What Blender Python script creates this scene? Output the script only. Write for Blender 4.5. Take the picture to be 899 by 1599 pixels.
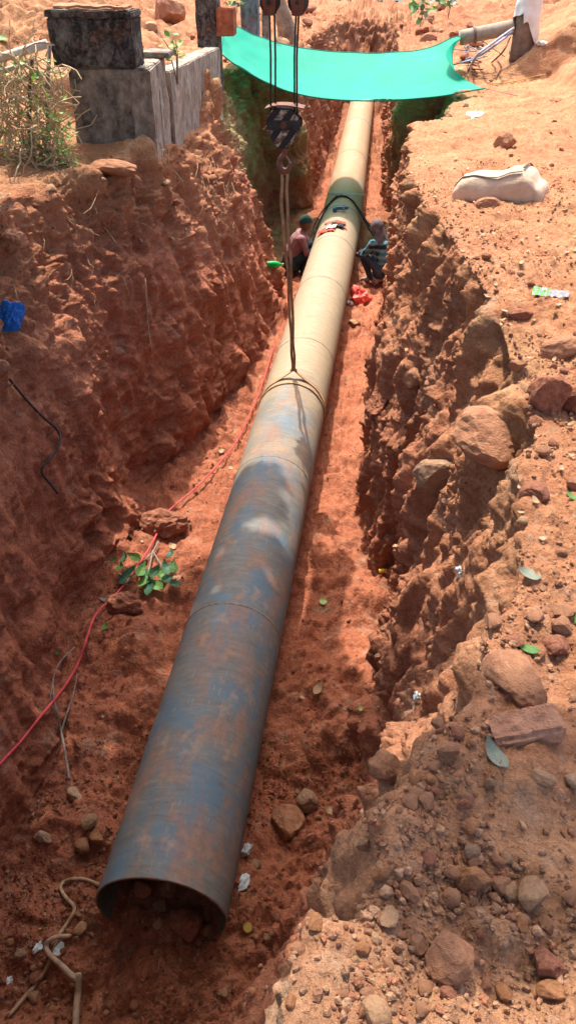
import bpy, bmesh, math, random
import numpy as np
from mathutils import Vector, Matrix

for o in list(bpy.data.objects):
    bpy.data.objects.remove(o, do_unlink=True)
S = bpy.context.scene
COL = S.collection
R = math.radians

# ------------------------------------------------------------------ camera, sky, sun, exposure
FPX, CX, CY = 1208.0, 449.5, 799.5          # focal length and centre in photo pixels (899 x 1599)
TH = math.atan((CY + 113) / FPX)            # pitch below the horizon
PSI = R(6.8)                                # heading, to the left of the trench line (+Y)
CAM = np.array([0.0, 0.0, 1.65])
cam_d = bpy.data.cameras.new('camera')
cam = bpy.data.objects.new('camera', cam_d); COL.objects.link(cam)
cam.location = CAM
cam.rotation_euler = (math.pi / 2 - TH, 0, PSI)
cam_d.sensor_fit = 'VERTICAL'
cam_d.sensor_height = 36.0
cam_d.lens = FPX / 1599.0 * 36.0
cam_d.clip_start = 0.05; cam_d.clip_end = 500
S.camera = cam

SUN_X, SUN_Y = -0.155, 0.47                  # towards the sun, per metre of height
sun_vec = Vector((SUN_X, SUN_Y, 1)).normalized()
W = bpy.data.worlds.new('World'); S.world = W; W.use_nodes = True
wn = W.node_tree.nodes
sky = wn.new('ShaderNodeTexSky'); sky.sky_type = 'NISHITA'; sky.sun_disc = False; sky.dust_density = 5.0; sky.air_density = 0.8; sky.ozone_density = 0.4
sky.sun_elevation = math.asin(sun_vec.z)
sky.sun_rotation = math.atan2(sun_vec.x, sun_vec.y)
W.node_tree.links.new(sky.outputs[0], wn['Background'].inputs[0])
wn['Background'].inputs[1].default_value = 0.15
sun_d = bpy.data.lights.new('sun', 'SUN'); sun_d.energy = 2.25; sun_d.angle = R(0.5)
sun_d.color = (1.0, 0.94, 0.84)
sun = bpy.data.objects.new('sun', sun_d); COL.objects.link(sun)
sun.rotation_euler = (-sun_vec).to_track_quat('-Z', 'Y').to_euler()
sun.location = (-6, 12, 25)
S.view_settings.view_transform = 'Standard'; S.view_settings.look = 'None'
S.view_settings.exposure = 1.77; S.view_settings.gamma = 1.0
S.view_settings.use_curve_mapping = False
S.render.engine = 'CYCLES'

# ------------------------------------------------------------------ photo pixel -> direction
def ray(x, y):
    a = (x - CX) / FPX; b = (CY - y) / FPX
    f = math.cos(TH) + b * math.sin(TH); u = -math.sin(TH) + b * math.cos(TH)
    return np.array([a * math.cos(PSI) - f * math.sin(PSI), a * math.sin(PSI) + f * math.cos(PSI), u])
def atz(x, y, z):
    r = ray(x, y); return CAM + r * ((z - CAM[2]) / r[2])
def aty(x, y, Y):
    r = ray(x, y); return CAM + r * (Y / r[1])

# ------------------------------------------------------------------ numpy noise
def _h(ix, iy, iz, s):
    h = (ix.astype(np.uint32) * np.uint32(374761393) + iy.astype(np.uint32) * np.uint32(668265263)
         + iz.astype(np.uint32) * np.uint32(2147483647 - 58) + np.uint32(s * 1274126177 & 0xffffffff))
    h = (h ^ (h >> np.uint32(13))) * np.uint32(1274126177)
    h = (h ^ (h >> np.uint32(16))) * np.uint32(2246822519)
    return ((h ^ (h >> np.uint32(15))) & np.uint32(0xffffff)).astype(np.float32) / np.float32(0xffffff)
def vnoise(p, s=0):
    f = np.floor(p); i = f.astype(np.int64); t = (p - f).astype(np.float32)
    t = t * t * t * (t * (t * 6 - 15) + 10)
    x, y, z = i[:, 0], i[:, 1], i[:, 2]
    def L(a, b, w): return a + (b - a) * w
    tx, ty, tz = t[:, 0], t[:, 1], t[:, 2]
    v = L(L(L(_h(x, y, z, s), _h(x + 1, y, z, s), tx), L(_h(x, y + 1, z, s), _h(x + 1, y + 1, z, s), tx), ty),
          L(L(_h(x, y, z + 1, s), _h(x + 1, y, z + 1, s), tx), L(_h(x, y + 1, z + 1, s), _h(x + 1, y + 1, z + 1, s), tx), ty), tz)
    return v * 2 - 1
def fbm(p, o=4, s=0, g=0.5):
    r = np.zeros(len(p), np.float32); a = 1.0; n = 0
    for k in range(o):
        r += a * vnoise(p * (2.03 ** k) + k * 17.3, s + k); n += a; a *= g
    return r / n
def ridged(p, o=4, s=0):
    r = np.zeros(len(p), np.float32); a = 1.0; n = 0
    for k in range(o):
        r += a * (1 - np.abs(vnoise(p * (2.07 ** k) + k * 9.1, s + k)) * 2); n += a; a *= 0.5
    return r / n
def worley(p, s=0):
    """rounded clods: returns height 0..1 of randomly sized lumps"""
    f = np.floor(p); i = f.astype(np.int64); fr = (p - f).astype(np.float32)
    best = np.zeros(len(p), np.float32)
    for dx in (-1, 0, 1):
        for dy in (-1, 0, 1):
            for dz in (-1, 0, 1):
                a, b, c = i[:, 0] + dx, i[:, 1] + dy, i[:, 2] + dz
                rx = _h(a, b, c, s) + dx - fr[:, 0]; ry = _h(a, b, c, s + 7) + dy - fr[:, 1]; rz = _h(a, b, c, s + 13) + dz - fr[:, 2]
                rad = 0.25 + 0.6 * _h(a, b, c, s + 19) ** 2
                d2 = (rx * rx + ry * ry + rz * rz) / (rad * rad)
                hh = rad * np.sqrt(np.clip(1 - d2, 0, 1))
                best = np.maximum(best, hh)
    return best

def blocks(p, s=0):
    """broken soil: every cell is a tilted facet at its own height, with a crack round it"""
    f = np.floor(p); i = f.astype(np.int64); fr = (p - f).astype(np.float32)
    F1 = np.full(len(p), 9, np.float32); F2 = F1.copy(); h = np.zeros(len(p), np.float32)
    for dx in (-1, 0, 1):
        for dy in (-1, 0, 1):
            for dz in (-1, 0, 1):
                a, b, c = i[:, 0] + dx, i[:, 1] + dy, i[:, 2] + dz
                rx = _h(a, b, c, s) + dx - fr[:, 0]; ry = _h(a, b, c, s + 7) + dy - fr[:, 1]; rz = _h(a, b, c, s + 13) + dz - fr[:, 2]
                d2 = rx * rx + ry * ry + rz * rz
                q = _h(a, b, c, s + 23); hh = q - .5 + (q * 2.7 % 1 - .5) * rx * 1.6 + (q * 5.3 % 1 - .5) * ry * 1.6 + (q * 9.1 % 1 - .5) * rz * 1.6
                m = d2 < F1
                F2 = np.where(m, F1, np.minimum(F2, d2)); h = np.where(m, hh, h); F1 = np.where(m, d2, F1)
    e = np.sqrt(F2) - np.sqrt(F1)
    return h * np.clip(e * 5, 0, 1) - np.clip(.12 - e, 0, .12) * 1.5

# ------------------------------------------------------------------ helpers
def tag(o, label=None, cat=None, group=None, kind=None):
    if label: o['label'] = label
    if cat: o['category'] = cat
    if group: o['group'] = group
    if kind: o['kind'] = kind
    return o
def link(name, me, parent=None, mat=None, smooth=False):
    if mat is not None:
        me.materials.clear(); me.materials.append(mat)
    if smooth:
        me.polygons.foreach_set('use_smooth', np.ones(len(me.polygons), bool))
    o = bpy.data.objects.new(name, me); COL.objects.link(o)
    if parent is not None: o.parent = parent
    return o
def empty(name, loc, rz=0.0):
    o = bpy.data.objects.new(name, None); COL.objects.link(o)
    o.empty_display_size = 0.1
    o.location = loc; o.rotation_euler = (0, 0, rz)
    return o
class MB:
    """collects vertices and faces of one mesh"""
    def __init__(s): s.v = []; s.f = []
    def add(s, v, f):
        b = len(s.v); s.v += [tuple(map(float, q)) for q in v]; s.f += [tuple(b + i for i in q) for q in f]; return s
    def box(s, c, d, M=None):
        x, y, z = d[0] / 2, d[1] / 2, d[2] / 2
        v = [Vector((a * x, b * y, e * z)) for a in (-1, 1) for b in (-1, 1) for e in (-1, 1)]
        if M is not None: v = [M @ q for q in v]
        v = [q + Vector(c) for q in v]
        return s.add(v, [(0, 1, 3, 2), (4, 6, 7, 5), (0, 4, 5, 1), (2, 3, 7, 6), (0, 2, 6, 4), (1, 5, 7, 3)])
    def tube(s, pts, r, n=8, cap=True):
        P = [Vector(p) for p in pts]; m = len(P)
        rr = [r] * m if not hasattr(r, '__len__') else list(r)
        v = []; up = None
        for i in range(m):
            t = (P[min(i + 1, m - 1)] - P[max(i - 1, 0)])
            t = t.normalized() if t.length > 1e-9 else Vector((0, 0, 1))
            if up is None:
                up = t.orthogonal().normalized()
            else:
                up = (up - t * up.dot(t)); up = up.normalized() if up.length > 1e-6 else t.orthogonal().normalized()
            w = t.cross(up)
            for k in range(n):
                a = 2 * math.pi * k / n
                v.append(P[i] + (up * math.cos(a) + w * math.sin(a)) * rr[i])
        f = []
        for i in range(m - 1):
            for k in range(n):
                k2 = (k + 1) % n
                f.append((i * n + k, i * n + k2, (i + 1) * n + k2, (i + 1) * n + k))
        if cap:
            f.append(tuple(range(n - 1, -1, -1))); f.append(tuple((m - 1) * n + k for k in range(n)))
        return s.add(v, f)
    def strap(s, pts, w, th, side):
        """flat band along pts; side = width direction per point"""
        P = [Vector(p) for p in pts]; v = []; m = len(P)
        for i in range(m):
            t = (P[min(i + 1, m - 1)] - P[max(i - 1, 0)]).normalized()
            sd = Vector(side[i] if isinstance(side, list) else side); sd = (sd - t * sd.dot(t)).normalized()
            nn = t.cross(sd)
            for a, b in ((-1, -1), (1, -1), (1, 1), (-1, 1)):
                v.append(P[i] + sd * (a * w / 2) + nn * (b * th / 2))
        f = []
        for i in range(m - 1):
            for k in range(4):
                k2 = (k + 1) % 4
                f.append((i * 4 + k, i * 4 + k2, (i + 1) * 4 + k2, (i + 1) * 4 + k))
        f += [(3, 2, 1, 0), tuple((m - 1) * 4 + k for k in range(4))]
        return s.add(v, f)
    def mesh(s, name):
        me = bpy.data.meshes.new(name); me.from_pydata(s.v, [], s.f); me.update(); return me
    def build(s, name, mat, parent=None, smooth=False, off=None):
        me = s.mesh(name)
        if off is not None: me.transform(Matrix.Translation(-Vector(off)))
        return link(name, me, parent, mat, smooth)
def bevel(o, w, seg=2):
    bm = bmesh.new(); bm.from_mesh(o.data)
    bmesh.ops.remove_doubles(bm, verts=bm.verts, dist=1e-5)
    bmesh.ops.bevel(bm, geom=[e for e in bm.edges if len(e.link_faces) == 2 and e.calc_face_angle(0) > 0.4], offset=w, segments=seg, affect='EDGES')
    bm.to_mesh(o.data); bm.free(); return o
def spline(pts, n):
    P = [np.array(p, float) for p in pts]
    P = [2 * P[0] - P[1]] + P + [2 * P[-1] - P[-2]]
    out = []
    for i in range(1, len(P) - 2):
        for k in range(n):
            t = k / n
            a, b, c, d = P[i - 1], P[i], P[i + 1], P[i + 2]
            out.append(0.5 * (2 * b + (c - a) * t + (2 * a - 5 * b + 4 * c - d) * t * t + (3 * b - a - 3 * c + d) * t ** 3))
    out.append(P[-2]); return out

# ------------------------------------------------------------------ materials
class NT:
    def __init__(s, name):
        s.m = bpy.data.materials.new(name); s.m.use_nodes = True
        s.t = s.m.node_tree; s.b = s.t.nodes['Principled BSDF']
        s.b.inputs['Specular IOR Level'].default_value = 0.25
    def n(s, kind, **kw):
        nd = s.t.nodes.new('ShaderNode' + kind)
        for k, v in kw.items():
            if k.startswith('i_'): nd.inputs[k[2:].replace('_', ' ')].default_value = v
            else: setattr(nd, k, v)
        return nd
    def l(s, a, b): s.t.links.new(a, b)
    def coord(s, out='Object', scale=(1, 1, 1)):
        c = s.n('TexCoord'); m = s.n('Mapping'); m.inputs['Scale'].default_value = scale
        s.l(c.outputs[out], m.inputs[0]); return m.outputs[0]
    def noise(s, vec, scale, det=4, rough=0.6, dist=0.0):
        n = s.n('TexNoise'); n.inputs['Scale'].default_value = scale; n.inputs['Detail'].default_value = det
        n.inputs['Roughness'].default_value = rough; n.inputs['Distortion'].default_value = dist
        if vec is not None: s.l(vec, n.inputs['Vector'])
        return n.outputs['Fac']
    def ramp(s, fac, stops):
        r = s.n('ValToRGB'); e = r.color_ramp.elements
        while len(e) < len(stops): e.new(0.5)
        for i, (p, c) in enumerate(stops):
            e[i].position = p; e[i].color = (*c, 1) if len(c) == 3 else c
        s.l(fac, r.inputs[0]); return r.outputs[0]
    def mix(s, fac, a, b, mode='MIX'):
        m = s.n('Mix', data_type='RGBA', blend_type=mode)
        for sock, v in ((m.inputs[0], fac), (m.inputs[6], a), (m.inputs[7], b)):
            if isinstance(v, (int, float)): sock.default_value = v
            elif isinstance(v, tuple): sock.default_value = (*v, 1) if len(v) == 3 else v
            else: s.l(v, sock)
        return m.outputs[2]
    def bump(s, h, st, dist=0.01, normal=None):
        b = s.n('Bump'); b.inputs['Strength'].default_value = st; b.inputs['Distance'].default_value = dist
        s.l(h, b.inputs['Height'])
        if normal is not None: s.l(normal, b.inputs['Normal'])
        s.l(b.outputs[0], s.b.inputs['Normal']); return b.outputs[0]
    def color(s, c):
        if isinstance(c, tuple): s.b.inputs['Base Color'].default_value = (*c, 1)
        else: s.l(c, s.b.inputs['Base Color'])
    def rough(s, r): s.b.inputs['Roughness'].default_value = r
def g3(v): return (v, v, v)

def mottled(name, c1, c2, scale=8.0, rough=0.85, bump=0.4, bscale=40.0, bdist=0.01, metal=0.0, c3=None, coord='Object'):
    t = NT(name); v = t.coord(coord)
    n = t.noise(v, scale, 6, 0.65)
    st = [(0.32, c1), (0.66, c2)]
    if c3: st.append((0.8, c3))
    t.color(t.ramp(n, st)); t.rough(rough)
    t.b.inputs['Metallic'].default_value = metal
    if bump: t.bump(t.noise(v, bscale, 5, 0.65), bump, bdist)
    return t.m

def soil_material():
    t = NT('laterite_soil'); v = t.coord('Object')
    at = t.n('Attribute', attribute_name='soil'); base = at.outputs['Color']
    n1 = t.noise(v, 3.0, 8, 0.7); n2 = t.noise(v, 26.0, 6, 0.75); n3 = t.noise(v, 120.0, 3, 0.6)
    c = t.mix(1.0, base, t.ramp(n1, [(0.3, (0.78, 0.72, 0.7)), (0.7, (1.2, 1.22, 1.22))]), 'MULTIPLY')
    c = t.mix(1.0, c, t.ramp(n2, [(0.28, (0.66, 0.6, 0.58)), (0.5, g3(1.0)), (0.74, (1.24, 1.28, 1.3))]), 'MULTIPLY')
    c = t.mix(0.6, c, t.ramp(n3, [(0.3, g3(0.7)), (0.7, g3(1.3))]), 'MULTIPLY')
    vo = t.n('TexVoronoi'); vo.inputs['Scale'].default_value = 46.0; t.l(v, vo.inputs['Vector'])
    c = t.mix(t.ramp(vo.outputs['Color'], [(0.80, g3(0)), (0.86, g3(0.5))]), c, t.mix(0.6, c, (0.42, 0.28, 0.19)))
    t.color(c); t.rough(0.97); t.b.inputs['Specular IOR Level'].default_value = 0.12
    b1 = t.n('Bump'); b1.inputs['Strength'].default_value = 0.85; b1.inputs['Distance'].default_value = 0.03
    t.l(n2, b1.inputs['Height'])
    b3 = t.n('Bump'); b3.inputs['Strength'].default_value = 0.5; b3.inputs['Distance'].default_value = 0.012; b3.invert = True
    t.l(vo.outputs['Distance'], b3.inputs['Height']); t.l(b1.outputs[0], b3.inputs['Normal'])
    t.bump(n3, 0.6, 0.008, b3.outputs[0])
    return t.m
M_SOIL = soil_material()

# ------------------------------------------------------------------ terrain: one lofted sheet cut into pieces of the setting
def rows():
    ys = [-40, -25, -15, -9, -6, -4, -2.5, -1.5, -0.8, -0.4, -0.15]
    y = 0.0
    while y < 28.5:
        ys.append(y)
        d = math.hypot(max(y, 0.2), 2.6)
        st = max(0.0115, 0.0040 * d)
        if 16.1 < y < 16.75: st *= 0.4
        if 11.9 < y < 13.0 : st *= 0.6
        if y < 0.5: st *= 2
        if 26.4 < y < 27.8: st *= .35
        y += st
    while y < 60:
        ys.append(y); y += 0.12 + (y - 28.5) * 0.05
    ys += [75, 100]
    return np.array(ys)
YS = rows()
def key(tbl, smooth=0.0):
    k = np.array(tbl, float); return np.interp(YS, k[:, 0], k[:, 1])
ztop_r = key([(-40, .1), (0, .0), (1, -.02), (2.5, -.04), (4, -.1), (6, -.12), (8, -.24), (11, -.40), (13, -.58), (15, -.6), (18, -.55), (23, -.58), (26, -.66), (30, -.6), (40, -.3), (100, .2)])
ztop_l = key([(-40, .1), (0, .0), (5, -.02), (7.4, -.12), (8.5, -.2), (10, -.36), (11.5, -.30), (13, -.3), (17, -.42), (22, -.4), (26, -.66), (30, -.6), (40, -.3), (100, .2)])
fl_z = key([(0, -2.95), (6, -2.98), (9, -3.02), (13, -3.03), (18, -2.98), (26, -2.9)])
opened = np.clip(key([(-.1, 0), (.12, 0.05), (.75, 1), (25.4, 1), (26.6, .72), (27.2, .35), (27.8, 0)]), 0, 1)
opened = opened * opened * (3 - 2 * opened)
rt = key([(-1, -.9), (.8, -.82), (1.2, -.68), (1.63, -.50), (2.09, -.22), (2.62, .0), (3.05, .11), (3.76, .22), (4.43, .29), (5.2, .33), (5.4, .1), (6.1, 0), (7.3, .02), (8.8, .10), (11, .12), (11.7, .25), (12.1, .5), (13, .62), (16.2, .66), (16.5, .02), (20, -.05), (28, -.2)])
rc = key([(-1, -.08), (.4, -.04), (.66, .02), (.85, .08), (1.13, .17), (1.38, .30), (1.8, .46), (2.3, .58), (3, .70), (3.8, .68), (4.6, .66), (5.1, .58), (5.8, .47), (6.5, .37), (7.4, .27), (8.8, .26), (10, .27), (11.3, .36), (11.9, .5), (12.3, .85), (14, 1.0), (16.2, 1.05), (16.55, .2), (20, .15), (28, 0)])
rmf = key([(0, .60), (2, .62), (3, .45), (3.8, .25), (5, .22), (7, .42), (30, .45)])
lt = key([(-1, -2.0), (1.2, -2.05), (2.3, -2.05), (3.06, -1.98), (3.8, -2.2), (4.55, -2.4), (5.6, -2.12), (6.4, -2.28), (7.1, -1.92), (7.8, -1.82), (9.8, -1.52), (11.9, -1.55), (12.6, -1.9), (13.4, -2.2), (16.1, -2.25), (16.45, -1.52), (28, -1.5)])
lc = key([(-1, -2.6), (3, -2.75), (4.6, -2.95), (6.3, -3.05), (7.3, -2.75), (8, -2.36), (10, -2.42), (12, -2.55), (13.4, -2.85), (16.2, -2.85), (16.55, -2.1), (28, -1.9)])
lmz = key([(0, -.7), (4, -.95), (6, -1.05), (8, -.95), (10, -1.2), (13, -1.3), (28, -1.3)])
bl = key([(-40, .2), (0, .1), (5, .06), (7.2, .0), (8.6, .35), (10, .6), (12.5, .6), (13.8, .0), (14.6, -.4), (17, -.5), (18, -.4), (24, -.3), (30, -.4), (100, .3)])      # left bank 2.5 m out
bl2 = key([(-40, .3), (0, .3), (6, .5), (9, .9), (14, 1.3), (20, .8), (28, .0), (100, .4)])                                      # 5 m out
br = key([(-40, .1), (0, .02), (3, .0), (6, .02), (9, -.05), (12, -.3), (16, -.5), (24, -.5), (30, -.45), (100, .3)])               # right bank ~1.8 m out
br2 = key([(-40, .2), (0, .2), (3, .35), (6, .8), (9, 1.5), (13, 1.7), (18, 1.3), (24, .1), (30, .0), (100, .5)])                 # heap ~4 m out

SEG = [  # name, number of columns, spacing power
    ('lf', 26, 1.0), ('lb2', 40, 1.0), ('lb', 100, 1.0), ('lw1', 104, 1.0), ('lw2', 150, 1.0), ('fl', 170, 1.0),
    ('rw2', 150, 1.0), ('rw1', 120, 1.0), ('rb', 210, 1.35), ('rb2', 46, 1.0), ('rf', 30, 1.6)]
n = len(YS); Z1 = np.ones(n)
d = opened
lmx = lt + (lc - lt) * 0.46
ctrl = [
    (-60 * Z1, bl2 + .5), (-8.5 * Z1, bl2 + .15), (lc - 2.6, bl), (lc, ztop_l),
    (lmx, ztop_l + (lmz - ztop_l) * d), (lt, ztop_l + (fl_z - ztop_l) * d), (rt, ztop_r + (fl_z - ztop_r) * d),
    (rt + (rc - rt) * rmf, ztop_r + (-1.35 - ztop_r) * d), (rc, ztop_r), (rc + 1.7, br), (4.6 * Z1, br2), (60 * Z1, br2 + .4)]
cx_, cz_, cseg, ct = [], [], [], []
for si, (nm, cn, pw) in enumerate(SEG):
    (x0, z0), (x1, z1) = ctrl[si], ctrl[si + 1]
    last = si == len(SEG) - 1
    for k in range(cn + (1 if last else 0)):
        t = k / cn
        tt = t ** pw
        cx_.append(x0 + (x1 - x0) * tt); cz_.append(z0 + (z1 - z0) * tt); cseg.append(si); ct.append(t)
GX = np.array(cx_).T; GZ = np.array(cz_).T; GY = np.repeat(YS[:, None], GX.shape[1], 1)
NC = GX.shape[1]; cseg = np.array(cseg)
# smooth the profile (rounds the crests and toes a little) and along the trench
def blur(A, k, ax):
    out = A.copy()
    for _ in range(k):
        if ax == 1: out[:, 1:-1] = .25 * out[:, :-2] + .5 * out[:, 1:-1] + .25 * out[:, 2:]
        else: out[1:-1] = .25 * out[:-2] + .5 * out[1:-1] + .25 * out[2:]
    return out
GX = blur(GX, 30, 1); GZ = blur(GZ, 30, 1); GX = blur(GX, 6, 0); GZ = blur(GZ, 6, 0)
P0 = np.stack([GX, GY, GZ], -1)
du = np.gradient(P0, axis=1); dv = np.gradient(P0, axis=0)
N0 = np.cross(du, dv); N0 /= np.linalg.norm(N0, axis=2, keepdims=True) + 1e-9
sgn = np.sign(N0[:, :1, 2:3]); N0 *= np.where(sgn == 0, 1, sgn)
for c in range(3): N0[..., c] = blur(blur(N0[..., c], 10, 1), 4, 0)
N0 /= np.linalg.norm(N0, axis=2, keepdims=True) + 1e-9
P = P0.reshape(-1, 3).astype(np.float32); N = N0.reshape(-1, 3).astype(np.float32)
seg = np.tile(cseg, n)
wall_c = np.isin(cseg, [3, 4, 6, 7]).astype(float)
wcol = blur(np.repeat(wall_c[None], 3, 0), 40, 1)[1]
wall = (np.tile(wcol, (n, 1)) * (0.15 + 0.85 * d[:, None])).reshape(-1)
upper_l = np.isin(seg, [3]).astype(np.float32); floor_m = (seg == 5); bank_m = np.isin(seg, [7, 8, 9])
far = np.clip((np.abs(P[:, 1] - 14) - 18) / 20, 0, 1) * 1.0
nr = lambda k: np.array(k, np.float32)
big = fbm(P * 0.9, 3, 1); mid = fbm(P * 3.1, 4, 5, 0.55); fine = fbm(P * 14.0, 3, 11, 0.6)
rdg = ridged(P * nr([2.6, 2.6, 1.5]), 4, 21); groove = fbm(P * nr([3.0, 6.5, 0.9]), 3, 31)
clod = worley(P * 5.2, 41); crumb = worley(P * 15.0, 43)
clodmask = np.clip(fbm(P * 1.3, 2, 51) * 2.2 + .45, 0, 1)
crmask = np.clip(fbm(P * 2.1, 2, 57) * 2.5 + .6, 0.3, 1)
holes = np.clip(vnoise(P * nr([2.2, 3.4, 2.6]), 61) - 0.42, 0, 1) ** 1.0
left_low = (seg == 4) & (P[:, 1] < 5)              # the machine-cut lower left face is smoother
wa = wall * np.where(seg == 4, 0.7, 1.0) * np.where(left_low, .62, 1.0)
flat = 1 - wall
sharp = ridged(P * nr([8, 8, 6]), 4, 111); shard = ridged(P * 24.0, 3, 117)
shm = np.clip(fbm(P * 1.7, 2, 121) * 2 + .7, .45, 1)
wv = np.stack([fbm(P * 4 + 31, 2, 141), fbm(P * 4 + 57, 2, 143), fbm(P * 4 + 91, 2, 145)], -1) * .12
blk1 = blocks((P + wv) * nr([4.2, 4.2, 2.8]), 161); blk2 = blocks((P + wv * .6) * nr([11, 11, 8]), 171); blk3 = blocks(P * 27.0, 181)
rightw = np.isin(seg, [6, 7])
nearr = np.where(rightw, np.clip((P[:, 1] - .9) / 2.4, .12, 1), 1.0)      # the near rim is a crumbled slope
bmask = np.clip(fbm(P * 1.1, 2, 191) * 2.2 + .7, .2, 1.2)
disp = wa * (np.where(rightw, .12, .17) * nearr * big + np.where(rightw, .09, .14) * (.35 + .65 * nearr) * mid + 0.07 * (rdg - .25) + np.where(rightw, .15, .13) * (.2 + .8 * nearr) * groove - np.where(rightw, .30, .38) * nearr * holes
             + np.where(rightw, .075, .085) * blk1 * bmask + 0.040 * blk2 * bmask + .024 * blk3 * shm + 0.02 * crumb * crmask + 0.012 * fine - 0.034 * (sharp - .3) * shm - 0.014 * (shard - .3) * shm)
fm = np.where(floor_m, 1.0, .55)
disp += flat * (0.07 * big + fm * .10 * mid + 0.008 * fine + 0.07 * clod * clodmask * np.where(floor_m, 1.3, 0.5) + 0.024 * crumb * crmask * np.where(floor_m, 1.3, .8) + 0.03 * (rdg - .3)
                + .05 * blk1 * bmask * fm + .034 * blk2 * clodmask * fm + .016 * blk3 * crmask - .026 * (sharp - .3) * shm * fm - .010 * (shard - .3) * shm)
# big soil heaps on the banks away from the trench and beyond its end
heap = np.clip((np.abs(P[:, 0] + .5) - 3.2) / 2, 0, 1)
heap = np.maximum(heap, np.clip((P[:, 1] - 26) / 2, 0, 1) * .75); heap = np.maximum(heap, .5 * np.clip((P[:, 1] - 18.5) / 1.5, 0, 1) * flat)
disp += heap * (0.32 * fbm(P * .45, 3, 71) + 0.16 * mid + .05 * clod + .14 * blk1 * bmask + .06 * blk2)
edge_flat = np.clip((np.hypot(P[:, 0], P[:, 1] - 14) - 40) / 20, 0, 1)
disp *= 1 - edge_flat
PD = P + N * disp[:, None]
# lumps of slumped soil at the toe of the left wall and a ledge on the right wall
def lump(x, y, z, r, h):
    global PD
    dd = ((PD[:, 0] - x) ** 2 + (PD[:, 1] - y) ** 2 + ((PD[:, 2] - z) * .8) ** 2) / (r * r)
    w_ = np.exp(-dd * 1.6) * h * (1 + .5 * mid)
    PD = PD + N * (w_[:, None] * .55) + nr([0, 0, 1]) * (w_[:, None] * .6)
for a in [(-2.0, 7.3, -2.7, .35, .25), (-1.7, 8.7, -2.8, .3, .22), (-2.25, 5.2, -2.8, .45, .2), (-1.95, 6.7, -2.8, .3, .2), (-1.95, 4.4, -2.9, .4, .12),
          (-.1, 4.0, -2.9, .4, .16), (.25, 3.2, -2.6, .35, .2), (-.1, 2.7, -2.9, .3, .13), (.2, 5.0, -2.8, .4, .15), (-1.55, 11.0, -2.8, .4, .2),
          (-2.38, 11.6, -.25, .45, .45), (-2.45, 8.0, -.1, .35, .12), (-.93, 1.80, -2.93, .34, .17), (-1.85, 3.3, -2.93, .4, .16), (-1.65, 4.15, -2.93, .35, .17), (-1.75, 2.55, -2.93, .3, .12), (-1.5, 5.0, -2.95, .3, .13), (-.2, 3.4, -2.93, .3, .13), (-1.45, 3.5, -2.95, .25, .1), (-1.6, 7.9, -2.95, .3, .12), (-.1, 6.6, -2.95, .3, .1), (-.6, 2.2, -2.93, .3, .1), (-1.3, 2.1, -2.93, .3, .1)]:
    lump(*a)
bx_ = np.clip((-2.62 - PD[:, 0]) / .12, 0, 1) * np.clip((PD[:, 1] - 8.75) / .2, 0, 1) * np.clip((13.6 - PD[:, 1]) / .5, 0, 1) * np.clip((PD[:, 0] + 5.5) / 1.5, 0, 1)
tz_ = .40 - .05 * (PD[:, 1] - 9) + .06 * mid + .03 * clod
PD[:, 2] += bx_ * np.clip(tz_ - PD[:, 2], 0, 1)
PDG = PD.reshape(n, NC, 3)

# soil colours: pale sandy crust on top, iron-red below, clay seams, and an olive tint on the pit walls
depth = np.clip(np.where(P[:, 0] < -.9, np.repeat(ztop_l, NC), np.repeat(ztop_r, NC)) - PD[:, 2], -1, 4)
cn = fbm(PD * 1.1, 4, 81); cn2 = fbm(PD * 4.0, 4, 85)
def mixc(a, b, t): return a + (b - a) * np.clip(t, 0, 1)[:, None]
crust = nr([.375, .198, .100]); tan = nr([.36, .160, .080]); red = nr([.37, .150, .083]); deep = nr([.335, .116, .062]); dark = nr([.17, .045, .022])
c = np.tile(crust, (len(PD), 1))
c = mixc(c, tan, (cn2 + .15) * 1.6)
isl = P[:, 0] < -.9
tt = np.where(isl, depth / 1.5, depth / 2.2) + .35 * cn
c = mixc(c, tan, tt * 4 + wall * .5); c = mixc(c, red, tt * 1.7 - .2); c = mixc(c, deep, np.where(isl, tt * 1.5 - .75, tt * 1.5 - 1.0))
near = np.clip((2.6 - PD[:, 1]) / 1.6, 0, 1)
c = mixc(c, nr([.37, .19, .105]), near * (seg >= 7) * (.75 + .5 * cn))
c = mixc(c, nr([.33, .135, .075]), near * floor_m * .7)
reds = np.clip(fbm(PD * nr([.5, .5, .5]), 3, 91) * 2.0 + .1, 0, 1)
c = mixc(c, nr([.37, .155, .078]), reds * .6 * np.isin(seg, [8, 9]) )
c = mixc(c, red * 1.15, reds * heap * .8); c = mixc(c, nr([.30, .125, .063]), np.clip((PD[:, 1] - 17.5) / 4, 0, 1) * (.62 + .9 * cn))
clay = np.clip(fbm(PD * nr([.9, .9, 1.2]), 3, 95) * 3 - .75, 0, 1) * ((seg == 7) | (seg == 6)) * np.clip((5.5 - PD[:, 1]) / 2, 0, 1) * np.clip((PD[:, 2] + 2.3) / .6, 0, 1)
c = mixc(c, nr([.27, .225, .16]), clay * .9)
olive = np.clip(cn2 * 1.5 + cn + .62, 0, 1) * np.clip((PD[:, 1] - 11.6) / .8, 0, 1) * np.clip((17.2 - PD[:, 1]) / .5, 0, 1) * np.clip((PD[:, 2] + 2.6) / .8, 0, 1) * (wall > .4)
c = mixc(c, nr([.29, .27, .12]), olive * .85)  # olive-green tint over the walls of the joint pit, broken up by noise
grit = np.clip(fbm(PD * 9, 3, 99) * 3 - 1.0, 0, 1)
c = mixc(c, nr([.36, .25, .17]), grit * .5)
c = np.clip(c, .01, .8)

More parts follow.
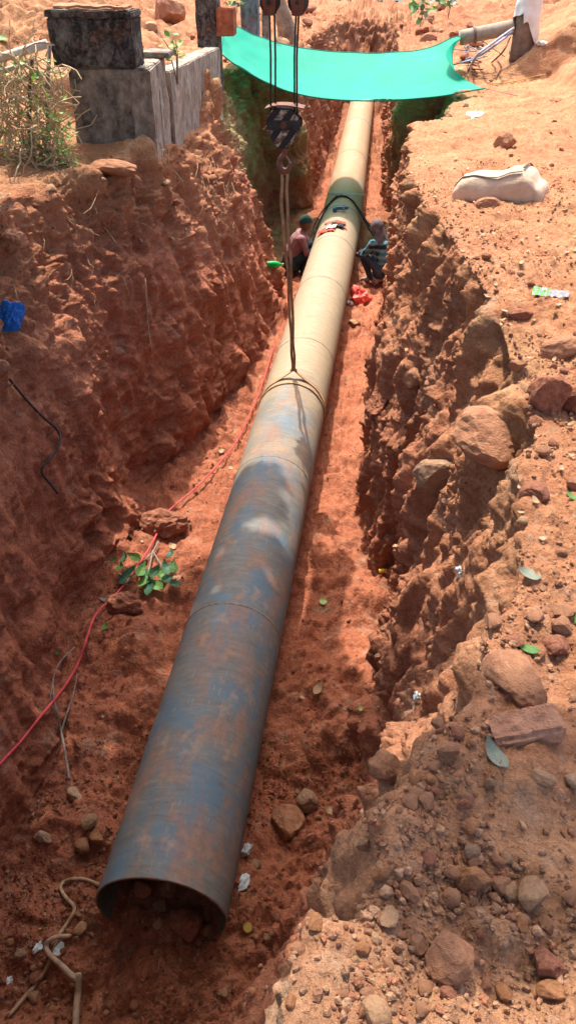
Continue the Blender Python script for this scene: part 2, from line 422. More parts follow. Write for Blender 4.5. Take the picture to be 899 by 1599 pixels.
def sheet(name, c0, c1, mat):
    V = PDG[:, c0:c1 + 1].reshape(-1, 3); m = c1 + 1 - c0
    idx = np.arange(n * m).reshape(n, m)
    F = np.stack([idx[:-1, :-1], idx[:-1, 1:], idx[1:, 1:], idx[1:, :-1]], -1).reshape(-1, 4)
    me = bpy.data.meshes.new(name)
    me.vertices.add(len(V)); me.vertices.foreach_set('co', V.astype(np.float32).ravel())
    me.loops.add(F.size); me.loops.foreach_set('vertex_index', F.astype(np.int32).ravel())
    me.polygons.add(len(F)); me.polygons.foreach_set('loop_start', np.arange(0, F.size, 4, dtype=np.int32))
    me.polygons.foreach_set('loop_total', np.full(len(F), 4, np.int32))
    me.update(calc_edges=True)
    a = me.color_attributes.new('soil', 'FLOAT_COLOR', 'POINT')
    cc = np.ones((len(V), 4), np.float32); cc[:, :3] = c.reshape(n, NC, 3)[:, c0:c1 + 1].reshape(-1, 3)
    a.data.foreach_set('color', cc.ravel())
    return tag(link(name, me, None, mat, True), kind='structure')
bounds = np.concatenate([[0], np.cumsum([s[1] for s in SEG])])
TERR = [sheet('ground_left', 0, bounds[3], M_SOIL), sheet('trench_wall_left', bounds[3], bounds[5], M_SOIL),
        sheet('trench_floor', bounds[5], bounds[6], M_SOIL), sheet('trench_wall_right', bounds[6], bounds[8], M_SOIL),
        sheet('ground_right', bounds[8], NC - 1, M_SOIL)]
bpy.context.view_layer.update()
def cast(o, dr):
    best = None
    for t in TERR:
        ok, loc, nor, _ = t.ray_cast(Vector(o), Vector(dr).normalized())
        if ok and (best is None or (loc - Vector(o)).length < best[2]):
            best = (loc, nor, (loc - Vector(o)).length)
    return best
def hit(x, y):
    """photo pixel -> point of the soil surface, its normal and metres per photo pixel there"""
    b = cast(CAM, ray(x, y))
    if b is None: b = (Vector(atz(x, y, 0)), Vector((0, 0, 1)), 5.0)
    r = ray(x, y); r = r / np.linalg.norm(r)
    fwd = np.array([-math.sin(PSI) * math.cos(TH), math.cos(PSI) * math.cos(TH), -math.sin(TH)])
    nor = b[1] if b[1].dot(Vector(r)) < 0 else -b[1]
    return b[0], nor, b[2] * float(r @ fwd) / FPX
def drop(x, y, z=6.0):
    b = cast((x, y, z), (0, 0, -1)); return b[0] if b else Vector((x, y, 0))
#--OBJECTS--
random.seed(7); RNG = np.random.default_rng(7)

# ------------------------------------------------------------------ steel pipes
def pipe_x(Y): return float(np.interp(Y, [1.0, 14.05, 14.1, 28.5], [-.935, -.745, -.745, -.90]))
PR, PZ = 0.36, -2.60
def pipe_material(name, mode):
    t = NT(name)
    uv = t.n('UVMap'); v = uv.outputs[0]
    def mp(sx, sy, rot=0.0):
        m = t.n('Mapping'); m.inputs['Scale'].default_value = (sx, sy, 1); m.inputs['Rotation'].default_value = (0, 0, rot); t.l(v, m.inputs[0]); return m.outputs[0]
    big = t.noise(mp(1.0, .8), 1.4, 6, 0.62, .6); brush = t.noise(mp(1.0, 5.0, .55), 5.0, 9, .78, .4)
    fine = t.noise(mp(1, 1), 22, 5, .7); streak = t.noise(mp(1.5, .75, .12), 2.6, 11, .74, .4)
    sep = t.n('SeparateXYZ'); t.l(v, sep.inputs[0])
    if mode == 'near':
        paint = t.ramp(brush, [(0.28, (.085, .083, .080)), (0.50, (.135, .132, .122)), (0.68, (.19, .18, .16)), (.82, (.28, .24, .19))])
        blue = t.mix(t.ramp(t.noise(mp(1.6, .9), 2.1, 10, .7, .5), [(.46, g3(0)), (.60, g3(.8))]), paint, (.075, .138, .19))
        rust = t.ramp(fine, [(0.3, (.20, .085, .05)), (0.7, (.33, .18, .115))])
        c = t.mix(t.ramp(streak, [(.48, g3(0)), (.60, g3(.62))]), blue, rust)
        dusty = t.ramp(brush, [(.3, (.19, .16, .115)), (.55, (.31, .235, .15)), (.75, (.39, .32, .22))])
        ad = t.n('Math', operation='MULTIPLY_ADD'); t.l(big, ad.inputs[0]); ad.inputs[1].default_value = 7.0; t.l(sep.outputs[1], ad.inputs[2])
        mr = t.n('MapRange'); mr.inputs['From Min'].default_value = 8.6; mr.inputs['From Max'].default_value = 11.6; t.l(ad.outputs[0], mr.inputs['Value'])
        c = t.mix(mr.outputs[0], c, dusty)  # lighter cream tone takes over along the pipe, away from the open end
        c = t.mix(t.ramp(t.noise(mp(1.3, 1.0), 4.5, 6, .7), [(.56, g3(0)), (.70, g3(.6))]), c, (.36, .22, .14))
    elif mode == 'far':
        c = t.ramp(brush, [(.28, (.27, .17, .10)), (.5, (.34, .205, .11)), (.75, (.38, .25, .145))])
        c = t.mix(t.ramp(streak, [(.5, g3(0)), (.66, g3(.6))]), c, (.33, .33, .30))
    c = t.mix(t.ramp(t.noise(mp(.6, 16, .5), 9, 4, .6), [(.60, g3(0)), (.66, g3(.45))]), c, (.10, .085, .07))
    c = t.mix(t.ramp(t.noise(mp(14, .5, .1), 6, 3, .6), [(.66, g3(0)), (.69, g3(.5))]), c, (.34, .29, .23))
    c = t.mix(t.ramp(t.noise(mp(1, 1), 60, 2, .5), [(.66, g3(0)), (.74, g3(.6))]), c, (.05, .045, .04))
    t.color(c); t.b.inputs['Specular IOR Level'].default_value = .25
    rr = t.ramp(streak, [(.4, g3(.62)), (.65, g3(.9))]); t.l(rr, t.b.inputs['Roughness'])
    t.bump(fine, .25, .004)
    return t.m
M_PN = pipe_material('dusty_blue_pipe_paint', 'near'); M_PF = pipe_material('dusty_cream_pipe_paint', 'far')
M_RIM = mottled('bare_rusty_steel', (.10, .06, .045), (.27, .17, .12), 25, .7, .3, metal=.35)
M_IN = mottled('pipe_lining', (.06, .075, .06), (.13, .15, .11), 6, .8, .2)
def cyl_shell(y0, y1, r, rows_, n=72, inward=False, jitter=0.0):
    v, f, uv = [], [], []
    for i in range(rows_ + 1):
        Y = y0 + (y1 - y0) * i / rows_
        for k in range(n + 1):
            a = 2 * math.pi * k / n - math.pi / 2
            v.append((pipe_x(Y) + r * math.cos(a), Y, PZ + r * math.sin(a)))
            uv.append((k / n * 2 * math.pi * PR, Y))
    m = n + 1
    for i in range(rows_):
        for k in range(n):
            q = (i * m + k, i * m + k + 1, (i + 1) * m + k + 1, (i + 1) * m + k)
            f.append(q if inward else q[::-1])
    return v, f, uv
def uv_mesh(name, v, f, uv):
    me = bpy.data.meshes.new(name); me.from_pydata(v, [], f); me.update()
    l = me.uv_layers.new(name='UVMap'); li = np.zeros(len(me.loops), np.int32); me.loops.foreach_get('vertex_index', li)
    l.data.foreach_set('uv', np.array(uv, np.float32)[li].ravel()); return me
def ring(y, r0, r1, w, n=72, nm='weld_bead', mat=None, parent=None):
    mb = MB(); v, f = [], []
    prof = [(-w / 2, r0), (-w / 4, r1), (w / 4, r1), (w / 2, r0)]
    for k in range(n):
        a = 2 * math.pi * k / n
        j = 1 + random.uniform(-.0012, .0012)
        for (dy, r) in prof: v.append((pipe_x(y) + r * j * math.cos(a), y + dy + random.uniform(-.002, .002), PZ + r * j * math.sin(a)))
    for k in range(n):
        k2 = (k + 1) % n
        for i in range(3): f.append((k * 4 + i, k * 4 + i + 1, k2 * 4 + i + 1, k2 * 4 + i))
    return mb.add(v, f).build(nm, mat, parent, True)
near = empty('steel_pipe', (0, 0, 0))
tag(near, 'long dusty blue and rusty steel pipe with an open end hanging in the trench', 'pipe')
Y0, YJ, YE = 1.94, 14.07, 27.3
v, f, uv = cyl_shell(Y0, YJ, PR, 40); link('shell', uv_mesh('pipe_shell', v, f, uv), near, M_PN, True)
v, f, uv = cyl_shell(Y0, YJ, PR - .011, 20, inward=True); link('inner_lining', uv_mesh('pipe_lining', v, f, uv), near, M_IN, True)
mb = MB(); nn = 72; v, f = [], []
for k in range(nn):
    a = 2 * math.pi * k / nn
    for (r, dy) in ((PR - .011, 0), (PR - .008, -.006), (PR - .003, -.006), (PR + .0005, 0)):
        v.append((pipe_x(Y0) + r * math.cos(a), Y0 + dy, PZ + r * math.sin(a)))
for k in range(nn):
    k2 = (k + 1) % nn
    for i in range(3): f.append((k * 4 + i, k2 * 4 + i, k2 * 4 + i + 1, k * 4 + i + 1))
mb.add(v, f).build('cut_rim', M_RIM, near, True)
M_WELD = mottled('weld_steel', (.10, .085, .075), (.24, .19, .15), 30, .7, .4)
for y in (3.98, 5.95, 8.55, 10.6, 12.4): ring(y, PR - .001, PR + .004, .026, parent=near, mat=M_WELD)
far = empty('steel_pipe', (0, 0, 0))
tag(far, 'cream and orange dusty steel pipe running on beyond the joint under the green net', 'pipe')
v, f, uv = cyl_shell(YJ + .012, YE, PR, 40); link('shell', uv_mesh('pipe_shell', v, f, uv), far, M_PF, True)
for y in (YJ + .03, 18.4, 22.0): ring(y, PR - .001, PR + .006, .04, parent=far, mat=M_WELD)

# ------------------------------------------------------------------ stones
def rock_mesh(name, seed, sub=2, cuts=7, rough=.10, squash=(1, 1, 1)):
    bm = bmesh.new(); bmesh.ops.create_icosphere(bm, subdivisions=sub, radius=1.0)
    rg = random.Random(seed)
    pl = []
    for _ in range(cuts):
        q = Vector((rg.gauss(0, 1), rg.gauss(0, 1), rg.gauss(0, 1))).normalized(); pl.append((q, rg.uniform(.52, .85)))
    co = np.array([v.co[:] for v in bm.verts], np.float32)
    nz = fbm(co * 1.6 + seed * 3.7, 3, seed) * 2.2 * rough + fbm(co * 5 + seed, 3, seed + 3) * rough * 1.1
    for v, z in zip(bm.verts, nz):
        p = v.co.copy()
        for q, dd in pl:
            e = p.dot(q) - dd
            if e > 0: p -= q * e * .93
        p *= 1 + float(z)
        v.co = Vector((p.x * squash[0], p.y * squash[1], p.z * squash[2]))
    xs = np.array([v.co[:] for v in bm.verts]); c0 = (xs.max(0) + xs.min(0)) / 2; s0 = (xs.max(0) - xs.min(0))
    for v in bm.verts: v.co = Vector(((v.co.x - c0[0]) / s0[0], (v.co.y - c0[1]) / s0[1], (v.co.z - c0[2]) / s0[2]))   # unit bounding box
    me = bpy.data.meshes.new(name); bm.to_mesh(me); bm.free(); return me
def stone_mat(name, a, b, c3=None):
    return mottled(name, a, b, 7, .93, .7, 30, .02, c3=c3)
SM = {
    'red': stone_mat('red_laterite', (.17, .055, .03), (.36, .15, .085)),
    'dusty': stone_mat('dusty_laterite', (.27, .115, .06), (.40, .195, .105)),
    'tan': stone_mat('tan_stone', (.32, .165, .085), (.46, .275, .155)),
    'grey': stone_mat('grey_stone', (.21, .115, .066), (.36, .215, .13)),
    'orange': stone_mat('orange_laterite', (.26, .10, .04), (.47, .22, .10)),
    'pale': stone_mat('pale_stone', (.34, .20, .12), (.47, .31, .19)),
}
ROCKS = {k: [rock_mesh('rock_%s_%d' % (k, i), 11 + 7 * i + len(k), 2, 8, .07) for i in range(6)] for k in SM}
for k in ROCKS:
    for me in ROCKS[k]: me.materials.append(SM[k])
CLODM = [rock_mesh('clod_%d' % i, 201 + i, 4, 3, .17) for i in range(4)]
BIGR = [rock_mesh('bigrock_%d' % i, 301 + i * 5, 4, 9, .06) for i in range(6)]
def stone_at(px, py, w, h, kind, label, name='stone', cat='stone', group=None, big=None, sink=.25, rz=None, flat=1.0, tilt=.2):
    p, nor, s = hit(px, py)
    W_, H_ = w * s, h * s
    if big is None: me = random.choice(ROCKS[kind])
    else:
        me = big.copy(); me.materials.clear(); me.materials.append(SM[kind])
    o = bpy.data.objects.new(name, me); COL.objects.link(o)
    hz = H_ * flat; o.scale = (W_, max(H_, W_ * .62), hz)
    o.rotation_euler = (random.uniform(-tilt, tilt), random.uniform(-tilt, tilt), random.uniform(0, 6.28) if rz is None else rz)
    if rz is None and W_ > H_ * 1.6: o.rotation_euler.z = random.uniform(-.4, .4)
    o.location = p + nor * (hz * (.5 - sink))
    tag(o, label, cat, group); return o
B_ = BIGR
NAMED = [
    (686, 1518, 72, 78, 'dusty', 'rough brown rock, the largest lying loose on the near bank', B_[0]),
    (735, 1382, 36, 56, 'orange', 'upright rust orange stone beside a cluster of pebbles on the bank', B_[1]),
    (835, 1410, 56, 46, 'tan', 'angular yellowish tan rock with a pointed corner on the near bank', B_[2]),
    (797, 1400, 34, 30, 'tan', 'smaller tan stone touching the angular yellowish rock', B_[5]),
    (779, 1385, 30, 30, 'dusty', 'brown wedge shaped stone next to the upright orange stone', B_[3]),
    (582, 1578, 56, 40, 'tan', 'smooth tan stone near the crumbling rim of the near bank', B_[4]),
    (868, 1512, 48, 48, 'red', 'reddish pitted stone on the near bank by loose gravel', B_[5]),
    (862, 1550, 46, 26, 'orange', 'flat orange stone just below the reddish pitted stone', B_[3]),
    (705, 1405, 32, 30, 'dusty', 'dusty brown lump left of the upright orange stone', B_[4]),
    (735, 1334, 28, 24, 'grey', 'flat grey brown stone above the upright orange stone', B_[2]),
    (766, 1224, 19, 20, 'grey', 'small bluish grey stone below the half buried brick', B_[1]),
    (848, 1222, 42, 22, 'tan', 'long flat tan stone on the bank below the half buried brick', B_[0]),
    (886, 1222, 26, 20, 'pale', 'pale stone right of the long flat tan stone', B_[3]),
    (833, 769, 48, 42, 'red', 'rounded dark red stone sitting below the big pale boulder', B_[4]),
    (860, 634, 62, 66, 'red', 'squarish red laterite block half sunk in the bank', B_[2]),
    (893, 640, 22, 50, 'red', 'red laterite chunk right beside the squarish red block', B_[5]),
    (872, 553, 66, 40, 'dusty', 'flat rounded stone casting a dark shadow above the red block', B_[0]),
    (790, 231, 34, 30, 'dusty', 'pointed stone standing alone on the sunlit bank behind the sack', B_[1]),
    (757, 323, 44, 20, 'dusty', 'low rounded rock propping up the middle of the white sack', B_[4]),
    (816, 493, 40, 17, 'red', 'dark flat stone on the sunlit bank below the snack wrapper', B_[3]),
    (812, 513 + 60, 30, 18, 'dusty', 'small dusty stone left of the flat rounded stone', B_[2]),
    (770, 688, 138, 110, 'dusty', 'huge pale reddish boulder bedded in the top of the right trench wall', B_[5]),
    (690, 745, 66, 90, 'grey', 'greyish clay boulder below the huge pale boulder in the trench wall', B_[2]),
    (600, 1210, 62, 54, 'dusty', 'angular pinkish rock jutting from the rim of the near bank', B_[1]),
    (800, 1062, 120, 80, 'dusty', 'broad rounded dusty boulder half buried above the brick', B_[4]),
    (868, 1010, 40, 46, 'red', 'reddish brown cobble at the edge of the broad dusty boulder', B_[0]),
    (447, 1282, 54, 48, 'dusty', 'pinkish angular stone on the trench floor beside the pipe', B_[3]),
    (479, 1258, 34, 36, 'grey', 'grey stone just behind the pinkish angular stone', B_[0]),
    (268, 822, 78, 50, 'red', 'big red soil clod on the sunlit trench floor', CLODM[0]),
    (196, 952, 64, 36, 'red', 'low red clod below the leafy branch on the trench floor', CLODM[1]),
    (135, 1284, 28, 24, 'tan', 'tan angular stone at the foot of the left wall', B_[2]),
    (122, 1246, 20, 26, 'pale', 'pale grey flake of stone below the forked dry twig', B_[5]),
    (68, 1303, 19, 30, 'pale', 'blue grey upright stone flake near the foot of the left wall', B_[1]),
    (150, 1306, 24, 18, 'orange', 'orange brown stone next to the tan angular stone', B_[3]),
    (126, 1317, 26, 22, 'dusty', 'brown stone below the tan angular stone', B_[4]),
    (548, 509, 20, 17, 'tan', 'tan stone on the floor between the pipe and the red bag', B_[2]),
    (182, 262, 78, 26, 'dusty', 'flat broad stone slab tilted on the left bank below the concrete wall', B_[0]),
    (208, 282, 16, 20, 'dusty', 'small block under the right end of the flat slab', B_[1]),
    (268, 36, 58, 46, 'dusty', 'big leaning rock slab on the soil behind the concrete wall', B_[3]),
    (238, 46, 22, 18, 'pale', 'pale stone left of the big leaning rock slab', B_[5]),
    (22, 375, 50, 36, 'dusty', 'lumpy clod bulging from the left bank above the blue bag', CLODM[2]),
    (590, 640, 40, 50, 'red', 'red clod sticking out of the middle of the right wall', CLODM[3]),
    (648, 590, 44, 34, 'dusty', 'brown rock wedged high in the right trench wall', B_[3]),
    (735, 72, 40, 16, 'tan', 'brown stone slab lying under the old thin pipe', B_[0]),
    (700, 1170, 40, 24, 'dusty', 'dusty lump on the rim left of the brick', B_[5]),
]
for (x, y, w, h, k, lab, me) in NAMED:
    o = stone_at(x, y, w, h, k, lab, 'soil_clod' if 'clod' in lab else 'stone', 'clod' if 'clod' in lab else 'stone', big=me,
                 sink=.5 if ('boulder' in lab or 'bedded' in lab or 'sticking' in lab or 'wedged' in lab or 'bulging' in lab) else .2, flat=.8 if 'boulder' in lab else 1.0)

# soil and stones lying in the mouth of the pipe
mb = MB(); v, f = [], []; mm = 26
for i in range(mm + 1):
    Y = Y0 - .004 + 1.5 * i / mm
    for k in range(33):
        a = (k / 32 - .5) * 2.2
        r = PR - .013
        x = math.sin(a) * r; zb = PZ - math.cos(a) * r
        nz = float(fbm(np.array([[x * 8, Y * 8, 3.1]]), 3, 5)[0])
        top = PZ - .27 + .13 * min(1, max(0, (Y - Y0 + .1) / .5)) + .06 * nz - .10 * abs(math.sin(a))
        if Y < Y0: top = PZ - .29 + .04 * nz - .9 * (Y0 - Y)
        v.append((pipe_x(2) + x, Y, max(zb + .002, top)))
for i in range(mm):
    for k in range(32): f.append((i * 33 + k, i * 33 + k + 1, (i + 1) * 33 + k + 1, (i + 1) * 33 + k))
M_DRED = mottled('loose_red_soil', (.17, .06, .033), (.33, .135, .075), 14, .97, .9, 45, .03)
tag(mb.add(v, f).build('soil_pile', M_DRED, None, True), 'loose dark red soil spilling inside the open mouth of the pipe', 'soil')
def loose(x, y, z, sc, kind, lab, me=None, rz=0, group=None):
    m_ = (me or random.choice(ROCKS[kind]))
    if me: m_ = me.copy(); m_.materials.clear(); m_.materials.append(SM[kind])
    o = bpy.data.objects.new('stone', m_); COL.objects.link(o); o.location = (x, y, z); o.scale = sc; o.rotation_euler = (.2, .1, rz)
    return tag(o, lab, 'stone', group)
px0 = pipe_x(2)
loose(px0 + .10, 1.97, PZ - .20, (.21, .20, .20), 'red', 'large dark red block lying in the mouth of the pipe', BIGR[2], .4)
loose(px0 - .02, 2.14, PZ - .13, (.10, .10, .13), 'grey', 'grey stone standing on the soil inside the pipe mouth', BIGR[1], 1.0)
for (a, b, cz, s_) in [(-.17, 2.12, -.14, .11), (-.10, 1.98, -.25, .06), (-.2, 1.95, -.28, .05), (.22, 1.98, -.24, .07), (-.06, 2.05, -.19, .08), (.0, 1.88, -.3, .06), (-.14, 1.86, -.31, .05)]:
    kd = random.choice(['red', 'dusty', 'grey']); wd_ = {'red': 'dark red', 'dusty': 'dusty brown', 'grey': 'grey brown'}[kd]
    loose(px0 + a, b, PZ + cz, (s_, s_, s_ * .85), kd, 'small %s stone in the loose soil of the pipe mouth' % wd_, None, a * 20, wd_ + ' stones in the pipe mouth')

# scattered stones: individuals, then gravel as one mass
def pick(mask, k):
    idx = np.flatnonzero(mask); return RNG.choice(idx, k, replace=False)
def seen(p):
    q = p - CAM.reshape(3, *([1] * (np.ndim(p) - 1))); X = q[0] * math.cos(PSI) + q[1] * math.sin(PSI); Yh = -q[0] * math.sin(PSI) + q[1] * math.cos(PSI)
    dd = Yh * math.cos(TH) - q[2] * math.sin(TH); u = Yh * math.sin(TH) + q[2] * math.cos(TH)
    return CX + FPX * X / dd, CY - FPX * u / dd, dd
qx, qy, qd = seen(PD.T.astype(float))
inframe = (qx > 0) & (qx < 899) & (qy > 5) & (qy < 1595) & (qd > .5)
pebbly = fbm(PD * 1.6, 3, 131)
def scatter(mask, k, lo, hi, kinds, label, group, name='stone'):
    got = 0
    for i in pick(mask, k):
        p = PD[i]; nn_ = N[i]
        s_ = lo * (hi / lo) ** (random.random() ** 1.8)
        kd = random.choice(kinds); o = bpy.data.objects.new(name, random.choice(ROCKS[kd])); COL.objects.link(o)
        word = ('small ' if s_ < (lo * hi) ** .5 else 'larger ') + {'dusty': 'dusty brown', 'red': 'dark red', 'tan': 'tan', 'orange': 'orange', 'grey': 'grey brown', 'pale': 'pale'}[kd]
        o.scale = (s_ * random.uniform(.8, 1.4), s_ * random.uniform(.8, 1.2), s_ * random.uniform(.55, .9))
        o.rotation_euler = (random.uniform(-.3, .3), random.uniform(-.3, .3), random.uniform(0, 6.28))
        o.location = Vector(p) + Vector(nn_) * s_ * .22
        tag(o, word + ' ' + label, 'stone', word + ' ' + group)
scatter(inframe & (seg == 8) & (qy > 1050) & (pebbly > -.05), 84, .016, .046, ['dusty', 'red', 'tan', 'dusty', 'dusty', 'orange', 'dusty'], 'pebble in the gravelly dust of the near bank', 'pebbles on the near bank')
scatter(inframe & (seg == 8) & (qy > 400) & (qy < 1050), 62, .022, .07, ['dusty', 'red', 'tan', 'dusty'], 'stone among soil crumbs on the sunlit right bank', 'loose stones on the sunlit bank')
scatter(inframe & ((seg == 8) | (seg == 9)) & (qy < 400), 40, .04, .13, ['dusty', 'red', 'tan'], 'stone on the far right bank near the old pipe', 'loose stones on the far bank')
scatter(inframe & (seg == 5) & (qy > 1180), 62, .025, .075, ['red', 'dusty', 'grey', 'orange', 'tan'], 'stone in the rubble around the open pipe end', 'rubble around the pipe end')
scatter(inframe & (seg == 5) & (qy < 1180), 36, .03, .11, ['red', 'red', 'dusty'], 'lump of soil on the floor alongside the pipe', 'soil lumps on the trench floor', 'soil_lump')
scatter(inframe & ((seg == 2) | (seg == 3)), 48, .04, .14, ['dusty', 'dusty', 'tan', 'red'], 'stone on the left bank below the concrete wall', 'loose stones on the left bank')
far_g = inframe & (PD[:, 1] > 18) & (qy < 100) & (np.abs(PD[:, 0] + .7) > 1.3)
scatter(far_g, 46, .12, .5, ['red', 'dusty', 'dusty', 'tan'], 'rock in the rubble beyond the green net', 'rocks beyond the net', 'rock')
# gravel (nobody could count it)
ico = bmesh.new(); bmesh.ops.create_icosphere(ico, subdivisions=1, radius=1.0)
IV = np.array([q.co[:] for q in ico.verts]); IFc = np.array([[q.index for q in fc.verts] for fc in ico.faces]); ico.free()
def gravel(name, label, idx, lo, hi, cols):
    k = len(idx); pos = PD[idx]; nn_ = N[idx]
    sz = lo * (hi / lo) ** (RNG.random(k) ** 2)
    A = RNG.normal(size=(k, 3, 3)); Q, _ = np.linalg.qr(A)
    jit = 1 + RNG.uniform(-.28, .28, (k, len(IV), 1)); sc = RNG.uniform(.6, 1.25, (k, 1, 3))
    V = np.einsum('kij,kvj->kvi', Q, IV[None] * jit * sc) * sz[:, None, None] * .5 + (pos + nn_ * sz[:, None] * .2)[:, None]
    F = (IFc[None] + (np.arange(k) * len(IV))[:, None, None]).reshape(-1, 3)
    me = bpy.data.meshes.new(name); me.from_pydata(V.reshape(-1, 3).tolist(), [], F.tolist()); me.update()
    a = me.color_attributes.new('soil', 'FLOAT_COLOR', 'POINT')
    pal = np.array(cols)[RNG.integers(0, len(cols), k)] * RNG.uniform(.75, 1.25, (k, 1))
    cc = np.ones((k, len(IV), 4), np.float32); cc[..., :3] = pal[:, None]; a.data.foreach_set('color', cc.ravel())
    o = link(name, me, None, M_SOIL); return tag(o, label, 'gravel', kind='stuff')
wgt = np.clip(pebbly * 1.2 + .5, 0.12, 1)
def wpick(mask, k):
    idx = np.flatnonzero(mask); w_ = wgt[idx] * np.minimum(1.0, 1.0); return RNG.choice(idx, min(k, len(idx)), replace=False, p=w_ / w_.sum())
PALB = [(.40, .20, .115), (.36, .155, .085), (.42, .24, .14), (.33, .17, .10), (.42, .24, .14), (.40, .22, .13)]
PALF = [(.27, .085, .042), (.32, .12, .065), (.22, .07, .035), (.34, .16, .09), (.3, .17, .11)]
gravel('gravel', 'fine gravel and crumbs strewn over the right bank', np.concatenate([wpick(inframe & (seg == 8) & (qy > 1000), 900), wpick(inframe & (seg == 8) & (qy > 250), 3200)]), .005, .026, PALB)
gravel('gravel', 'fine red crumbs and grit on the trench floor', np.concatenate([wpick(inframe & (seg == 5) & (qy > 1150), 4200), wpick(inframe & (seg == 5), 3000)]), .006, .034, PALF)
gravel('gravel', 'crumbs of soil caught on the trench walls and left bank', np.concatenate([wpick(inframe & np.isin(seg, [6, 7]), 2200), wpick(inframe & np.isin(seg, [2, 3]), 2200)]), .008, .05, [(.38, .18, .095), (.34, .13, .07), (.44, .25, .15)])

# half-buried brick
def rough_box(name, dims, cuts, amp, mat, parent=None, seed=0, bw=.012, freq=6.0):
    bm = bmesh.new(); bmesh.ops.create_cube(bm, size=1.0)
    for q in bm.verts: q.co = Vector((q.co.x * dims[0], q.co.y * dims[1], q.co.z * dims[2]))
    if bw: bmesh.ops.bevel(bm, geom=list(bm.edges), offset=bw, segments=2, affect='EDGES')
    bmesh.ops.triangulate(bm, faces=bm.faces)
    L = max(dims) / cuts
    for _ in range(6):
        es = [e for e in bm.edges if e.calc_length() > L * 1.5]
        if not es or len(bm.verts) > 14000: break
        bmesh.ops.subdivide_edges(bm, edges=es, cuts=1)
        bmesh.ops.triangulate(bm, faces=[q for q in bm.faces if len(q.verts) > 3])
    bm.normal_update(); co = np.array([q.co[:] for q in bm.verts], np.float32)
    dz = fbm(co * freq + seed * 5.1, 4, seed) * amp
    # worn edges
    for q, z in zip(bm.verts, dz): q.co += q.normal * float(z)
    me = bpy.data.meshes.new(name); bm.to_mesh(me); bm.free()
    return link(name, me, parent, mat)
p, nor, s_ = hit(815, 1138)
br_ = rough_box('brick', (.195, .085, .07), 26, .012, stone_mat('dusty_brick', (.30, .13, .075), (.43, .23, .14)), None, 3, .012, 25)
br_.location = p + nor * .002; br_.rotation_euler = (.16, -.14, R(14)); tag(br_, 'long dusty red brick half buried in the shaded bank', 'brick')

# ------------------------------------------------------------------ crane: boom head, ropes, hook block, sling
M_ROPE = mottled('greasy_wire_rope', (.012, .011, .01), (.05, .045, .04), 60, .6, .3, metal=.4)
M_BLK = mottled('black_block_paint', (.010, .010, .011), (.045, .042, .04), 9, .5, .2)
M_RUSTB = mottled('rusty_brown_steel', (.09, .035, .02), (.20, .085, .05), 12, .7, .4, metal=.2)
M_HOOK = mottled('worn_red_hook', (.10, .035, .025), (.22, .10, .07), 14, .55, .3, metal=.3)
HX, HY = float(aty(444, 190, 7.45)[0]), 7.45
HZ = float(aty(444, 190, 7.45)[2])
def stripes_mat():
    t = NT('chipped_hazard_stripes'); v = t.coord('Object', (1, 1, 1)); m = t.n('Mapping'); m.inputs['Rotation'].default_value = (0, R(-38), 0); t.l(v, m.inputs[0])
    w = t.n('TexWave'); w.inputs['Scale'].default_value = 2.7; w.inputs['Distortion'].default_value = .5; t.l(m.outputs[0], w.inputs[0])
    st = t.ramp(w.outputs['Fac'], [(.49, g3(0)), (.51, g3(1))])
    chip = t.ramp(t.noise(v, 26, 5, .7), [(.42, g3(1)), (.54, g3(0))])
    wht = t.mix(chip, (.10, .05, .03), (.40, .33, .25)); c = t.mix(st, (.02, .019, .018), wht)
    t.color(c); t.rough(.6); return t.m
M_STR = stripes_mat()
hb = empty('hook_block', (HX, HY, HZ)); hb.scale = (.92, .92, .92)
tag(hb, 'black crane hook block with chipped white and black stripes above the pipe', 'hook block')
kx = .165   # half width
out_ = [(-.11, .115), (.075, .115), (.165, .02), (.165, -.05), (.10, -.165), (.03, -.21), (-.06, -.21), (-.105, -.165), (-.165, -.05), (-.165, .02)]
def plate(outline, y0, y1):
    k = len(outline); vv = [(a, y0, b) for a, b in outline] + [(a, y1, b) for a, b in outline]
    ff = [tuple(range(k)), tuple(range(2 * k - 1, k - 1, -1))] + [(i, i + k, (i + 1) % k + k, (i + 1) % k) for i in range(k)]
    return MB().add(vv, [q[::-1] for q in ff])
for y in (-.085, .070): bevel(plate(out_, y, y + .016).build('cheek_plate', M_STR, hb), .003)
for y in (-.092, .087): bevel(MB().box((0, y, -.015), (.318, .008, .085)).build('side_strap', M_BLK, hb), .002)
for y in (-.094, .094): MB().tube([(0, y - .012, -.015), (0, y + .012, -.015)], .030, 16).build('pin_cap', M_RUSTB, hb)
for y in (-.04, .04):
    sh = MB(); pr = [(.06, -.012), (.145, -.018), (.15, -.014), (.128, 0), (.15, .014), (.145, .018), (.06, .012)]
    vv, ff = [], []; kk = 28
    for i in range(kk):
        a = 2 * math.pi * i / kk
        for (r, dy) in pr: vv.append((r * math.cos(a) * .9, y + dy, -.015 + r * math.sin(a) * .9))
    for i in range(kk):
        for j in range(7): ff.append((i * 7 + j, ((i + 1) % kk) * 7 + j, ((i + 1) % kk) * 7 + (j + 1) % 7, i * 7 + (j + 1) % 7))
    sh.add(vv, ff).build('sheave', M_BLK, hb, True)
MB().tube([(0, -.1, -.015), (0, .1, -.015)], .022, 12).build('axle', M_BLK, hb)
gpts = spline([(-.175, 0, .118), (-.1, 0, .142), (0, 0, .150), (.1, 0, .142), (.19, 0, .126)], 5)
MB().strap(gpts, .17, .012, Vector((0, 1, 0))).build('rope_guard', M_RUSTB, hb)
bevel(MB().box((0, 0, .112), (.17, .14, .022)).build('top_spacer', M_BLK, hb), .003)
bevel(MB().box((-.01, 0, -.205), (.11, .09, .05)).build('trunnion', M_BLK, hb), .006)
